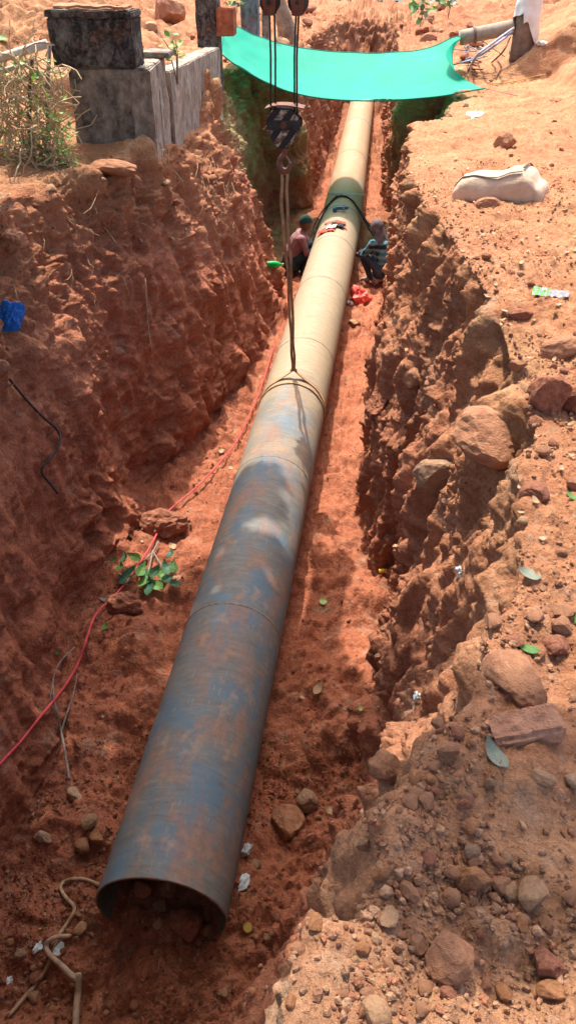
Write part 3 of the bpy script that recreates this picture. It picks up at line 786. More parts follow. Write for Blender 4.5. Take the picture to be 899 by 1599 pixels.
MB().tube([(-.19, -.1, -.055), (-.155, -.1, -.02)], .006, 6).build('lock_pin', M_RIM, hb)
hk = [(0, 0, -.21), (0, 0, -.27), (-.012, 0, -.30), (-.042, 0, -.335), (-.052, 0, -.385), (-.036, 0, -.43), (0, 0, -.447), (.036, 0, -.43), (.052, 0, -.395), (.056, 0, -.36)]
hp = spline(hk, 4); hr = np.interp(np.linspace(0, 1, len(hp)), [0, .2, .35, .6, .8, 1], [.024, .024, .026, .034, .026, .012])
hkroot = MB().tube(hp, list(hr), 12).build('hook', M_HOOK, hb, True)
MB().strap([(.004, 0, -.29), (.03, 0, -.32), (.05, 0, -.355)], .02, .004, Vector((0, 1, 0))).build('safety_latch', M_RIM, hkroot)
BZ = 1.14   # underside of the boom head
for (dx, dy, lab) in [(-.098, -.04, 'front outer'), (-.072, .04, ''), (.072, .04, ''), (.098, -.04, '')]:
    r_ = MB().tube([(HX + dx * 1.18, HY + dy, HZ - .0), (HX + dx * 1.12, HY + dy, HZ + .5), (HX + dx * 1.15 + (.012 if dx > 0 else -.004), HY + dy, BZ - .02)], .0085, 8).build('wire_rope', M_ROPE, None, True)
    tag(r_, 'taut black wire rope between the hook block and the crane boom head', 'rope', 'hoist ropes')
boom = empty('crane_boom', (HX, HY, BZ))
tag(boom, 'rusty brown crane boom head with sheaves above the hoist ropes', 'crane boom')
for (dx, w) in ((-.115, .085), (.115, .085)):
    for yy in (-.075, .075): bevel(plate([(dx - w / 2, -.06), (dx + w / 2, -.06), (dx + w / 2 + .02, .1), (dx + w / 2 + .02, .55), (dx - w / 2 - .02, .55), (dx - w / 2 - .02, .1)], yy - .008, yy + .008).build('head_plate', M_RUSTB, boom), .003)
    MB().tube([(dx, -.09, .03), (dx, .09, .03)], .018, 12).build('head_pin', M_BLK, boom)
    MB().tube([(dx, -.02, .03), (dx, .02, .03)], .085, 24).build('head_sheave', M_BLK, boom, True)
bm_ = MB()
A = Vector((0, .25, .62)); Bv = Vector((-1.5, -13.0, 1.6)); dirv = (Bv - A)
Mx = dirv.to_track_quat('Y', 'Z').to_matrix()
bm_.box((A + Bv) / 2, (.30, dirv.length, .32), Mx); bevel(bm_.build('boom_section', M_RUSTB, boom), .01)
MB().box((A + (Bv - A) * .75), (.40, dirv.length * .5, .42), Mx).build('outer_boom_section', M_RUSTB, boom)
# the crane that carries it, standing on the ground behind the photographer
cr = empty('mobile_crane', (HX - 1.5, HY - 13.2, .1)); tag(cr, 'mobile crane standing on the bank holding the pipe with its long boom', 'crane')
M_CY = mottled('worn_yellow_paint', (.45, .27, .03), (.62, .40, .06), 5, .5, .1)
M_TY = mottled('tyre_rubber', (.012, .012, .012), (.04, .035, .03), 20, .9, .4)
bevel(MB().box((0, -.6, .95), (2.1, 4.2, .5)).build('chassis', M_CY, cr), .03)
bevel(MB().box((0, 0.1, 1.9), (.7, 1.2, 1.5)).build('boom_pedestal', M_CY, cr), .03)
bevel(MB().box((.75, .6, 1.75), (.8, 1.3, 1.2)).build('cab', M_CY, cr), .05)
for sx in (-1, 1):
    for sy in (-1.7, .9):
        w_ = MB().tube([(sx * 1.0 - .18, sy, .62), (sx * 1.0 + .18, sy, .62)], .6, 28).build('wheel', M_TY, cr); bevel(w_, .06)

def webbing():
    t = NT('tan_webbing'); v = t.coord('Object'); n_ = t.noise(v, 9, 6, .7)
    t.color(t.ramp(n_, [(.3, (.17, .085, .04)), (.6, (.38, .23, .12)), (.8, (.48, .33, .2))])); t.rough(.9)
    w = t.n('TexWave'); w.inputs['Scale'].default_value = 60; t.l(v, w.inputs[0]); t.bump(w.outputs['Fac'], .3, .003); return t.m
M_WEB = webbing()
sl = empty('lifting_sling', (HX, HY, HZ - .40)); tag(sl, 'tan webbing lifting sling choked around the pipe and hung from the hook', 'sling')
SY = 7.52; ax = pipe_x(SY); knot = Vector((ax + .005, SY, PZ + PR + .085))
inv = Vector((HX, HY, HZ - .40))
top = Vector((HX, HY, HZ - .415))
for q, sgn_ in (('strand', -1), ('strand', 1)):
    pts = spline([top + Vector((.022 * sgn_, 0, .015)), top + Vector((.026 * sgn_, 0, -.35)), top.lerp(knot, .45) + Vector((.018 * sgn_, 0, 0)), top.lerp(knot, .8) + Vector((.012 * sgn_, .0, 0)), knot + Vector((.012 * sgn_, 0, 0))], 8)
    pts = [p_ + np.array([.004 * math.sin(i * .9 + sgn_), .004 * math.sin(i * .5), 0]) for i, p_ in enumerate(pts)]
    sd = [Vector((1, .9 * math.sin(i * .12 + sgn_), 0)) for i in range(len(pts))]
    MB().strap(pts, .028, .008, sd).build(q, M_WEB, sl, False, inv)
MB().strap([top + Vector((.022 * math.cos(a) * 1.0, 0, .016 - .02 + .022 * math.sin(a))) for a in np.linspace(math.pi, 0, 9)], .045, .008, Vector((0, 1, 0))).build('eye_loop', M_WEB, sl, False, inv)
loop = []; rr_ = PR + .008
for a in np.linspace(R(50), R(-230), 64):
    x = ax + rr_ * math.cos(a); z = PZ + rr_ * math.sin(a)
    yy = SY - .10 + .10 * max(0, math.sin(a)) - .05 * (1 - math.sin(a)) * .5
    loop.append(Vector((x, yy, z)))
full = [knot + Vector((.02, -.0, -.005)), knot.lerp(loop[0], .5)] + loop + [knot.lerp(loop[-1], .5), knot + Vector((-.02, 0, -.005))]
MB().strap(full, .050, .009, Vector((0, 1, 0.001))).build('choke_loop', M_WEB, sl, False, inv)
loop2 = [Vector((ax + rr_ * math.cos(a), SY - .14 - .05 * (1 - math.sin(a)) * .5, PZ + rr_ * math.sin(a) + .002)) for a in np.linspace(R(150), R(-20), 44)]
MB().strap(loop2, .028, .007, Vector((0, 1, 0.001))).build('second_turn', M_WEB, sl, False, inv)
MB().add(*(lambda r: (r.v, r.f))(MB().tube([knot + Vector((-.035, .0, .0)), knot + Vector((0, 0, .012)), knot + Vector((.035, 0, .0))], [.014, .024, .014], 8))).build('choke_knot', M_WEB, sl, True, inv)

# ------------------------------------------------------------------ leaves
def leaf_mat(name, a, b, trans=.35, scale=3.0):
    t = NT(name); v = t.coord('Object'); c = t.ramp(t.noise(v, scale, 4, .6), [(.3, a), (.7, b)])
    t.color(c); t.rough(.55)
    tr = t.n('BsdfTranslucent'); t.l(t.mix(.5, c, (.25, .4, .04)), tr.inputs[0])
    mx = t.n('MixShader'); mx.inputs[0].default_value = trans
    out = t.t.nodes['Material Output']; t.l(t.b.outputs[0], mx.inputs[1]); t.l(tr.outputs[0], mx.inputs[2]); t.l(mx.outputs[0], out.inputs[0])
    return t.m
M_LEAF = leaf_mat('tree_leaf_green', (.05, .10, .02), (.11, .17, .045), .45)
M_LG = leaf_mat('fresh_leaf_green', (.05, .14, .035), (.14, .27, .07), .25, 18)
M_LD = leaf_mat('dark_leaf_green', (.02, .07, .035), (.06, .15, .08), .2, 18)
M_LGREY = leaf_mat('wilted_leaf', (.13, .15, .11), (.24, .26, .19), .1, 18)
M_LY = leaf_mat('yellow_leaf', (.40, .25, .04), (.55, .38, .10), .2, 18)
M_LT = leaf_mat('dry_tan_leaf', (.30, .17, .09), (.45, .30, .16), .1, 18)
M_LLT = leaf_mat('pale_green_leaf', (.25, .36, .10), (.42, .52, .20), .25, 18)
M_BARK = mottled('tree_bark', (.07, .045, .03), (.17, .12, .085), 9, .95, .9, 22, .03)
M_TWIG = mottled('grey_twig', (.13, .10, .08), (.28, .23, .19), 20, .9, .4)
def leaf_mesh(name, L=1.0, Wd=.5, curl=.2, fold=.15, n=7):
    v, f = [], []
    for i in range(n + 1):
        t = i / n; w = Wd / 2 * (math.sin(math.pi * min(1, t * 1.02 + .02) ** .8) ** .85 if 0 < t < 1 else .02)
        z = curl * L * (t - .5) ** 2 * 2
        for k in (-1, 0, 1): v.append((k * w, t * L - L / 2, z + abs(k) * fold * w + .03 * L * math.sin(t * 7 + k)))
    for i in range(n):
        for k in range(2): f.append((i * 3 + k, i * 3 + k + 1, (i + 1) * 3 + k + 1, (i + 1) * 3 + k))
    me = bpy.data.meshes.new(name); me.from_pydata(v, [], f); me.update(); return me
def orient(o, nor, rz, tilt=0.0):
    q = Vector((0, 0, 1)).rotation_difference(Vector(nor)); o.rotation_mode = 'QUATERNION'
    from mathutils import Quaternion
    o.rotation_quaternion = q @ Quaternion((0, 0, 1), rz) @ Quaternion((1, 0, 0), tilt)
def fallen(px, py, lenpx, rz, mat, label, wd=.5, curl=.25, tilt=.25):
    p, nor, s = hit(px, py); me = leaf_mesh('fallen_leaf', 1, wd, curl); me.materials.append(mat)
    o = link('fallen_leaf', me, None, None, True); L = lenpx * s * 1.05
    o.scale = (L, L, L); o.location = p + nor * (.006 + .06 * L); orient(o, (nor + Vector((0, 0, 1.5))).normalized(), rz, tilt)
    return tag(o, label, 'leaf')
fallen(505, 940, 15, .5, M_LLT, 'small yellow green leaf on the red floor right of the pipe', .75)
fallen(821, 1015, 36, 1.5, M_LG, 'bright green oval leaf lying on the right bank', .45)
fallen(823, 898, 38, 1.3, M_LGREY, 'dull grey green leaf lying face down on the right bank', .55)
fallen(892, 780, 26, .9, M_LG, 'green leaf on the bank right of the rounded dark red stone', .6)
fallen(897, 968, 26, .2, M_LG, 'narrow green leaf on the bank near the reddish cobble', .4)
fallen(768, 1180, 52, .7, M_LGREY, 'crumpled grey green leaf just below the half buried brick', .5, .5, .4)
fallen(497, 1073, 24, -.5, M_LT, 'dry tan leaf on the shaded trench floor', .5)
fallen(383, 1445, 19, 1.2, M_LY, 'small yellow leaf on the soil right of the pipe mouth', .75)
fallen(166, 980, 17, -.2, M_LG, 'small green leaf below the leafy branch beside the red cord', .55)
fallen(175, 876, 14, -.3, M_LG, 'round green leaf left of the leafy branch', .7)
fallen(270, 853, 14, .9, M_LT, 'pale dry leaf below the big red clod', .7)
fallen(205, 835, 22, 1.4, M_LT, 'pale dry leaf near the foot of the left wall', .5)
fallen(163, 938, 16, 1.5, M_LGREY, 'grey curled leaf beside the red cord', .5)
fallen(89, 1017, 9, .3, M_LG, 'tiny green leaf above the forked dry twig', .7)
fallen(510, 1265, 20, 1.0, M_LT, 'dry brown leaf beside the grey stone on the floor', .6)
fallen(563, 1106, 10, .2, M_LLT, 'tiny bright yellow green leaf at the foot of the right wall', .6)
fallen(345, 703, 11, .8, M_LT, 'pale leaf flake on the sunlit floor left of the pipe', .8)
fallen(360, 730, 9, .1, M_LT, 'cream leaf flake near the red cord on the sunlit floor', .8)

# leafy branch on the trench floor
p, nor, s = hit(235, 905)
lb = empty('leafy_branch', p); tag(lb, 'broken leafy branch with glossy dark green leaves on the trench floor', 'branch')
def wpt(px, py, up=.02):
    q, nn_, s_ = hit(px, py); return q + Vector((0, 0, up))
for pts in ([(248, 852), (238, 870), (215, 892), (200, 895)], [(240, 866), (236, 885), (232, 905), (230, 920)], [(240, 868), (252, 888), (262, 900)]):
    MB().tube([Vector(q) for q in spline([wpt(*q, .05) for q in pts], 4)], [.008] * (4 * (len(pts) - 1)) + [.004], 6).build('twig', M_TWIG, lb, True, p)
lm = [leaf_mesh('branch_leaf_%d' % i, 1, .48, .35, .3) for i in range(3)]
for i in range(3): lm[i].materials.append([M_LD, M_LG, M_LD][i])
for (px, py, L, rz) in [(197, 885, 22, .6), (190, 900, 24, .2), (205, 900, 26, -.4), (200, 914, 24, -.9), (193, 910, 20, .9), (212, 878, 22, 1.5), (222, 905, 26, .3), (230, 918, 28, -.2), (236, 925, 28, .2), (226, 898, 24, 1.2),
                        (244, 920, 26, 1.0), (252, 908, 26, .8), (260, 897, 24, .3), (268, 893, 26, -.5), (274, 903, 22, .4), (272, 918, 24, .9), (262, 915, 22, -.7), (246, 905, 22, -.5), (238, 910, 24, .5), (268, 880, 20, .1)]:
    q, nn_, s = hit(px, py)
    o = bpy.data.objects.new('leaf', random.choice(lm)); COL.objects.link(o); o.parent = lb
    o.scale = (L * s * 1.25,) * 3; o.location = q - p + Vector((0, 0, random.uniform(.03, .11))); orient(o, Vector((random.uniform(-.6, .6), random.uniform(-.9, .2), 1)).normalized(), rz + random.uniform(-.5, .5), random.uniform(-.5, .3))

# dry twigs, stick, ropes, cord
def path(pxs, up=.02, n=5):
    q = [np.array(hit(float(x), float(y))[0]) for x, y in spline([(a, b) for a, b in pxs], n)]
    for _ in range(2):
        m_ = [q[0]] + [np.array([*(q[i - 1] * .25 + q[i] * .5 + q[i + 1] * .25)]) for i in range(1, len(q) - 1)] + [q[-1]]
        q = m_
    r_ = [np.array(CAM) - w for w in q]
    return [Vector(w + e / np.linalg.norm(e) * up * .7 + np.array([0, 0, up * .7])) for w, e in zip(q, r_)]
def rope(name, pxs, r, mat, label, cat, up=.02, n=5, wob=0.0, r2=None):
    pts = path(pxs, up, n); pts = [q + Vector((random.uniform(-wob, wob), random.uniform(-wob, wob), random.uniform(0, wob))) for q in pts]
    rr = r if r2 is None else list(np.linspace(r, r2, len(pts)))
    return tag(MB().tube(pts, rr, 8).build(name, mat, None, True), label, cat)
M_CORD = mottled('red_plastic_cord', (.45, .035, .045), (.62, .09, .09), 18, .5, .15)
M_CORDP = mottled('faded_pink_cord', (.55, .14, .13), (.68, .25, .22), 10, .6, .1)
cp = [(-12, 1213), (30, 1168), (62, 1128), (96, 1086), (120, 1048), (134, 1010), (150, 965), (180, 935), (205, 905), (222, 880), (240, 850), (256, 815), (266, 800), (300, 772), (332, 740), (352, 716), (372, 690), (388, 655), (400, 628), (412, 596), (424, 555), (428, 545)]
pts = path(cp, .05, 6)
tag(MB().tube(pts, list(np.interp(np.linspace(0, 1, len(pts)), [0, .5, .62, 1], [.010, .0095, .008, .006])), 8).build('cord', M_CORD, None, True), 'long red plastic cord snaking over the soil beside the pipe', 'cord')
tw = empty('dry_twig', hit(100, 1120)[0]); tag(tw, 'forked grey dry twig leaning on the red soil under the cord', 'twig')
o0 = tw.location.copy()
for pxs, r1, r2 in (([(118, 1015), (90, 1045), (84, 1080), (90, 1115), (98, 1150), (104, 1185), (110, 1222)], .005, .010), ([(122, 1058), (116, 1090), (104, 1125), (98, 1148)], .004, .008), ([(86, 1062), (80, 1100), (90, 1115)], .003, .004)):
    pp = path(pxs, .05, 4); MB().tube(pp, list(np.linspace(r1, r2, len(pp))), 6).build('stem', M_TWIG, tw, True, o0)
M_TANR = mottled('tan_rope', (.22, .13, .07), (.42, .29, .17), 25, .95, .6, 60, .01)
rope('rope', [(156, 1384), (130, 1374), (104, 1377), (95, 1388), (105, 1405), (118, 1420), (108, 1440), (92, 1465), (84, 1490), (76, 1510), (60, 1535), (40, 1558), (14, 1590)], .011, M_TANR, 'tan rope curling on the soil left of the pipe mouth', 'rope', .02)
st = empty('dry_stick', hit(100, 1500)[0]); tag(st, 'crooked peeled dry stick with a bent fork beside the tan rope', 'stick')
M_STICK = mottled('peeled_stick', (.20, .12, .075), (.40, .28, .19), 14, .9, .6)
for pxs, r1, r2 in (([(110, 1466), (92, 1467), (78, 1473), (74, 1486), (84, 1500), (98, 1512), (112, 1526), (122, 1533)], .012, .019), ([(124, 1524), (124, 1550), (121, 1580), (120, 1615)], .018, .020)):
    pp = path(pxs, .045, 4); MB().tube(pp, list(np.linspace(r1, r2, len(pp))), 8).build('branch', M_STICK, st, True, st.location.copy())
M_BLKW = mottled('black_wire', (.02, .017, .016), (.06, .05, .045), 30, .7, .2)
rope('wire', [(18, 602), (45, 635), (72, 662), (96, 685), (90, 712), (66, 742), (80, 762), (92, 778)], .010, M_BLKW, 'kinked black wire hanging out of the left trench wall', 'wire', .07)
rope('root', [(228, 440), (230, 490), (234, 530), (238, 556)], .006, M_TANR, 'thin pale root dangling down the left trench wall', 'root', .05)
rope('wire', [(775, 95), (782, 108), (770, 126)], .012, M_RUSTB, 'short rusty bar sticking out of the soil below the white cloth', 'bar', .04)

# roots and straw on the left slope (too many and thin to count)
mb = MB()
for _ in range(150):
    x, y = random.choice([(random.uniform(235, 350), random.uniform(170, 340)), (random.uniform(230, 350), random.uniform(170, 300)), (random.uniform(0, 220), random.uniform(290, 470)), (random.uniform(330, 400), random.uniform(280, 400))])
    q, nn_, s = hit(x, y); L = random.uniform(.08, .34); dv_ = (Vector((random.uniform(-.5, .5), random.uniform(-1, 1), -random.uniform(.1, 1.3)))).normalized()
    pts = [q + nn_ * .01 + dv_ * L * t + nn_ * (.05 * math.sin(t * 3.1)) + Vector((random.uniform(-.012, .012),) * 3) for t in (0, .3, .6, 1)]
    mb.tube(pts, random.uniform(.002, .005), 4, False)
tag(mb.build('root_straw', M_TANR), 'dry roots and straw sticking out of the left slope below the concrete wall', 'roots', kind='stuff')
# leaf litter on the sunlit bank
mb = MB(); lit = leaf_mesh('x', 1, .5, .4); lv = [q.co.copy() for q in lit.vertices]; lf = [tuple(q.vertices) for q in lit.polygons]
for i in list(pick(inframe & (seg == 8) & (qy < 900) & (qy > 150), 220)) + list(pick(inframe & (seg == 2), 60)) + list(pick(inframe & (seg == 5) & (qy > 550), 26)):
    L = random.uniform(.015, .055); Mx = Matrix.Rotation(random.uniform(0, 6.3), 4, 'Z') @ Matrix.Rotation(random.uniform(-.5, .5), 4, 'X') @ Matrix.Scale(L, 4)
    mb.add([Vector(PD[i]) + Vector(N[i]) * .012 + Mx @ q for q in lv], lf)
tag(mb.build('leaf_litter', M_LT), 'small dry leaf flakes littering the soil', 'leaf litter', kind='stuff')

# ------------------------------------------------------------------ shade net
def net_mat():
    t = NT('green_shade_net'); v = t.coord('Object'); n_ = t.noise(v, 2.2, 4, .6)
    c = t.ramp(n_, [(.3, (.0, .26, .17)), (.7, (.0, .36, .24))])
    wv_ = t.n('TexWave'); wv_.inputs['Scale'].default_value = 7.0; wv_.inputs['Distortion'].default_value = 1.5; t.l(v, wv_.inputs[0])
    c = t.mix(t.ramp(wv_.outputs['Fac'], [(.75, g3(0)), (.95, g3(.35))]), c, (.0, .25, .17))
    c = t.mix(t.ramp(t.noise(v, 5.0, 5, .7), [(.55, g3(0)), (.75, g3(.35))]), c, (.05, .34, .22))
    t.color(c); t.rough(.7)
    tr = t.n('BsdfTranslucent'); t.l(c, tr.inputs[0]); tp = t.n('BsdfTransparent'); tp.inputs[0].default_value = (.10, .70, .42, 1)
    m1 = t.n('MixShader'); m1.inputs[0].default_value = .20; t.l(t.b.outputs[0], m1.inputs[1]); t.l(tr.outputs[0], m1.inputs[2])
    m2 = t.n('MixShader'); m2.inputs[0].default_value = .10; t.l(m1.outputs[0], m2.inputs[1]); t.l(tp.outputs[0], m2.inputs[2])
    t.l(m2.outputs[0], t.t.nodes['Material Output'].inputs[0]); return t.m
M_NET = net_mat()
fe = [(326, 71), (345, 84), (372, 104), (420, 131), (470, 148), (530, 156), (600, 157), (680, 151), (722, 144), (757, 138)]
be = [(352, 27), (368, 40), (395, 54), (430, 68), (470, 78), (530, 84), (600, 82), (660, 75), (700, 65), (736, 52)]
FE = spline([aty(x, y, 14.2) for x, y in fe], 6); BE = spline([aty(x, y, 17.0) for x, y in be], 6)
nr_, ncn = 26, len(FE); v, f = [], []
for i in range(nr_ + 1):
    t = i / nr_
    for k in range(ncn):
        q = FE[k] * (1 - t) + BE[k] * t
        u = k / (ncn - 1)
        ins = .55 * math.sin(math.pi * t) * max(0, (u - .88) / .12) ** 1.3     # the tied right side pulls in between its corners
        wr = .05 * math.sin(u * 23 + 6 * t) * (u - .5) ** 2 * 2 + .018 * math.sin(u * 60 + 3 * math.sin(t * 4)) * abs(u - .5) + .03 * abs(math.sin(t * 6.3 + u * 4)) * .5 + .02 * float(vnoise(np.array([[u * 9, t * 5, 1.0]]), 3)[0])
        v.append((q[0] - ins, q[1], q[2] + wr - .16 * math.sin(math.pi * t) * math.sin(math.pi * min(1, max(0, u)))))
for i in range(nr_):
    for k in range(ncn - 1): f.append((i * ncn + k, i * ncn + k + 1, (i + 1) * ncn + k + 1, (i + 1) * ncn + k))
nt = empty('shade_net', FE[len(FE) // 2]); tag(nt, 'bright turquoise green shade net stretched across the trench above the workers', 'net')
n0 = nt.location.copy()
MB().add(v, f).build('net_cloth', M_NET, nt, True, n0)
M_HEM = mottled('dark_green_hem', (.0, .14, .09), (.01, .22, .14), 10, .8, .1)
MB().tube([Vector(q) for q in FE], .012, 6).build('hem', M_HEM, nt, True, n0)
MB().tube([Vector(v[nr_ * ncn + k]) for k in range(ncn)], .012, 6).build('hem', M_HEM, nt, True, n0)
gl = drop(float(FE[-1][0]) + .5, 14.0)
for a, b in ((FE[-1], gl), (BE[-1], drop(float(BE[-1][0]) + .7, 17.3) + Vector((0, 0, .02))), (FE[0], Vector(aty(335, 100, 13.2))), (BE[0], Vector(aty(340, 20, 14.6)))):
    MB().tube([Vector(a), Vector(b)], .007, 5).build('tie_cord', M_CORDP if a is FE[-1] else M_HEM, nt, True, n0)

# ------------------------------------------------------------------ old concrete box, wall and pillars on the left bank
def concrete(name, base, stain, amount):
    t = NT(name); v = t.coord('Object'); m = t.n('Mapping'); m.inputs['Scale'].default_value = (1, 1, .75); t.l(v, m.inputs[0])
    n1 = t.noise(m.outputs[0], 5.5, 9, .75, .2); n2 = t.noise(v, 19, 8, .75)
    c = t.mix(t.ramp(n1, [(.5 - amount * .3, g3(0)), (.72 - amount * .3, g3(1))]), base, stain)
    c = t.mix(t.ramp(n2, [(.52, g3(0)), (.66, g3(.7))]), c, tuple(x * .35 + .1 for x in base))
    c = t.mix(t.ramp(t.noise(v, 2.5, 5, .7), [(.56, g3(0)), (.7, g3(.45))]), c, (.33, .15, .08))
    t.color(c); t.rough(.93); t.bump(n2, .6, .015); return t.m
M_CB = concrete('algae_black_concrete', (.19, .17, .145), (.022, .02, .018), .62)
M_CG = concrete('grey_stained_concrete', (.29, .25, .20), (.055, .05, .04), .33)
M_CW = concrete('limewashed_concrete', (.40, .345, .27), (.15, .12, .09), .45)
M_RED = mottled('raw_red_brick', (.22, .06, .03), (.40, .14, .07), 9, .95, .6)
YB = 8.1
a1 = aty(70, 22, YB); a2 = aty(203, 10, YB); a3 = aty(207, 108, YB)
bw_ = float(a2[0] - a1[0]); bz0, bz1 = float(a3[2]), float((a1[2] + a2[2]) / 2)
cb = empty('concrete_box', ((a1[0] + a2[0]) / 2, YB + .16, bz0)); tag(cb, 'black stained concrete box overhanging the corner of the old wall', 'concrete box'); cb.rotation_euler.z = R(-3)
o = rough_box('box_body', (bw_, .30, bz1 - bz0 - .06), 40, .022, M_CB, cb, 5, .012, 7); o.location = (0, 0, (bz1 - bz0 - .06) / 2)
o = rough_box('top_slab', (bw_ + .02, .32, .055), 40, .014, M_CB, cb, 6, .01, 6); o.location = (0, 0, bz1 - bz0 - .03)
o = rough_box('soil_cover', (bw_ - .08, .27, .05), 40, .035, mottled('dusty_soil_cover', (.28, .13, .07), (.42, .23, .13), 9, .97, .8, 40, .02), cb, 7, .02, 7); o.location = (0, .02, bz1 - bz0 + .0)
YW = 8.13
c1 = aty(122, 225, YW); c2 = aty(236, 215, YW); c3 = aty(208, 108, YW)
ww = float(c2[0] - c1[0]) ; wz0 = -.75; wz1 = bz0 - .004
cw = empty('concrete_wall', (float(c2[0]), YW, wz0)); tag(cw, 'whitewashed old concrete wall with a grey weathered end along the left bank', 'wall')
o = rough_box('end_block', (ww, .5, wz1 - wz0), 44, .030, M_CG, cw, 8, .015, 4); o.location = (-ww / 2, .26, (wz1 - wz0) / 2)
cx0 = float(c2[0])
def panel(y0, x0, z0, y1, x1, z1, th, nm, mat, seed):
    L = math.hypot(y1 - y0, x1 - x0); top_ = (z0 + z1) / 2
    o = rough_box(nm, (th, L, top_ - wz0), 60, .030, mat, cw, seed, .012, 4)
    for q in o.data.vertices:
        if q.co.z > 0: q.co.z += (z1 - z0) * (q.co.y / L)
    o.location = ((x0 + x1) / 2 - cx0 - th / 2, (y0 + y1) / 2 - YW, (top_ - wz0) / 2)
    o.rotation_euler.z = -math.atan2(x1 - x0, y1 - y0); return o
xa = float(aty(236, 160, 8.15)[0])
panel(8.12, xa + .02, wz1, 9.25, float(aty(262, 150, 9.25)[0]), float(aty(255, 88, 9.25)[2]), .20, 'wall_panel', M_CW, 11)
panel(9.33, float(aty(268, 150, 9.33)[0]), float(aty(266, 112, 9.33)[2]), 13.0, float(aty(345, 120, 13.0)[0]), float(aty(336, 73, 13.0)[2]), .22, 'wall_panel', M_CW, 12)
o = rough_box('coping_slab', (.30, .34, .05), 30, .008, M_CG, cw, 13, .008, 8); q = aty(248, 83, 9.1); o.location = (float(q[0]) - cx0, 9.1 - YW, float(q[2]) - wz0)
def pillar(x0, x1, ytop, ybot, Y, mat, label, th=.3, cap=None):
    a, b, cbt = aty(x0, ytop, Y), aty(x1, ytop, Y), aty((x0 + x1) / 2, ybot, Y)
    g = drop(float((a[0] + b[0]) / 2), Y).z; zb = min(float(cbt[2]), g) - .15; zt = float(a[2])
    e = empty('concrete_pillar', (float((a[0] + b[0]) / 2), Y, zb)); tag(e, label, 'pillar')
    o = rough_box('shaft', (float(b[0] - a[0]), th, zt - zb), 36, .016, mat, e, int(x0), .015, 4); o.location = (0, 0, (zt - zb) / 2)
    if cap is not None:
        o = rough_box('broken_brickwork', (cap[0], th * .9, cap[1]), 20, .03, M_RED, e, 31, .01, 8); o.location = (float(b[0] - a[0]) / 2 + cap[0] / 2 - .01, -.05, float(cbt[2]) - zb + cap[1] / 2 + .05)
    return e
pillar(304, 338, -60, 60, 13.6, M_CB, 'dark stained concrete pillar with broken red brickwork beside the net corner', .32, (.26, .36))
pillar(376, 402, -40, 46, 17.6, concrete('bluish_concrete', (.20, .22, .24), (.06, .065, .075), .4), 'bluish grey concrete pillar behind the green net', .3)
pillar(408, 418, -60, 58, 18.4, M_CG, 'slim grey concrete post behind the hoist ropes', .16)
# bare leaning trunk
q0 = drop(float(aty(452, 78, 19.2)[0]), 19.2); tk = empty('bare_tree', q0); tag(tk, 'bare peeling tree trunk standing behind the hoist ropes beyond the net', 'tree')
M_PBARK = mottled('peeling_bark', (.16, .09, .055), (.42, .31, .21), 5, .95, .8, 14, .04)
tp_ = Vector(aty(428, -30, 19.2)) - q0
MB().tube([Vector((0, 0, -.2)), tp_ * .35 + Vector((.03, 0, 0)), tp_ * .7 + Vector((-.03, 0, 0)), tp_, tp_ * 2.2, tp_ * 3.6 + Vector((-.2, 0, .5))], [.24, .19, .17, .15, .12, .06], 14).build('trunk', M_PBARK, tk, True)
mb = MB()
for k in range(5):
    a = tp_ * (2.0 + .3 * k); mb.tube([a, a + Vector((random.uniform(-.9, .9), random.uniform(-.6, .6), random.uniform(.5, 1.1)))], [.05, .015], 6)
mb.build('crown', M_PBARK, tk)

# small sprout on the wall and shrub behind the net
def sprout(px, py, Y, h, nl, L, label, mats, name='young_plant'):
    b = Vector(aty(px, py, Y)); e = empty(name, b); tag(e, label, 'plant')
    ms = []
    for m in mats:
        me = leaf_mesh('sprout_leaf', 1, .55, .3, .25); me.materials.append(m); ms.append(me)
    for k in range(max(2, nl // 6)):
        tipv = Vector((random.uniform(-.6, .6) * h, random.uniform(-.5, .3) * h, h * random.uniform(.7, 1.05)))
        MB().tube([Vector((0, 0, -.12)), tipv * .5 + Vector((.02, 0, .03)), tipv], [.008, .006, .003], 5).build('stem', M_TWIG, e, True)
        for j in range(6):
            t = random.uniform(.35, 1.05); o = bpy.data.objects.new('leaf', random.choice(ms)); COL.objects.link(o); o.parent = e
            Ls = L * random.uniform(.6, 1.2); o.scale = (Ls,) * 3; o.location = tipv * t + Vector((random.uniform(-.6, .6), random.uniform(-.6, .6), random.uniform(-.3, .4))) * L * 1.2
            orient(o, Vector((random.uniform(-.7, .7), random.uniform(-1, .3), 1)).normalized(), random.uniform(0, 6.3), random.uniform(-.4, .4))
    return e
sprout(276, 112, 9.3, .40, 22, .11, 'young bright green sprout growing from the crack in the wall', [M_LLT, M_LG])
sprout(366, 32, 17.4, .5, 26, .15, 'leafy green shrub by the bluish pillar behind the net', [M_LG, M_LLT, M_LD], 'shrub')
sprout(655, 40, 24.0, .7, 24, .3, 'dry grassy bush on the soil beyond the trench end', [M_LGREY, M_LG], 'shrub')
sprout(700, 20, 25.0, .5, 18, .25, 'small green bush on the heap behind the old pipe', [M_LG, M_LGREY], 'shrub')

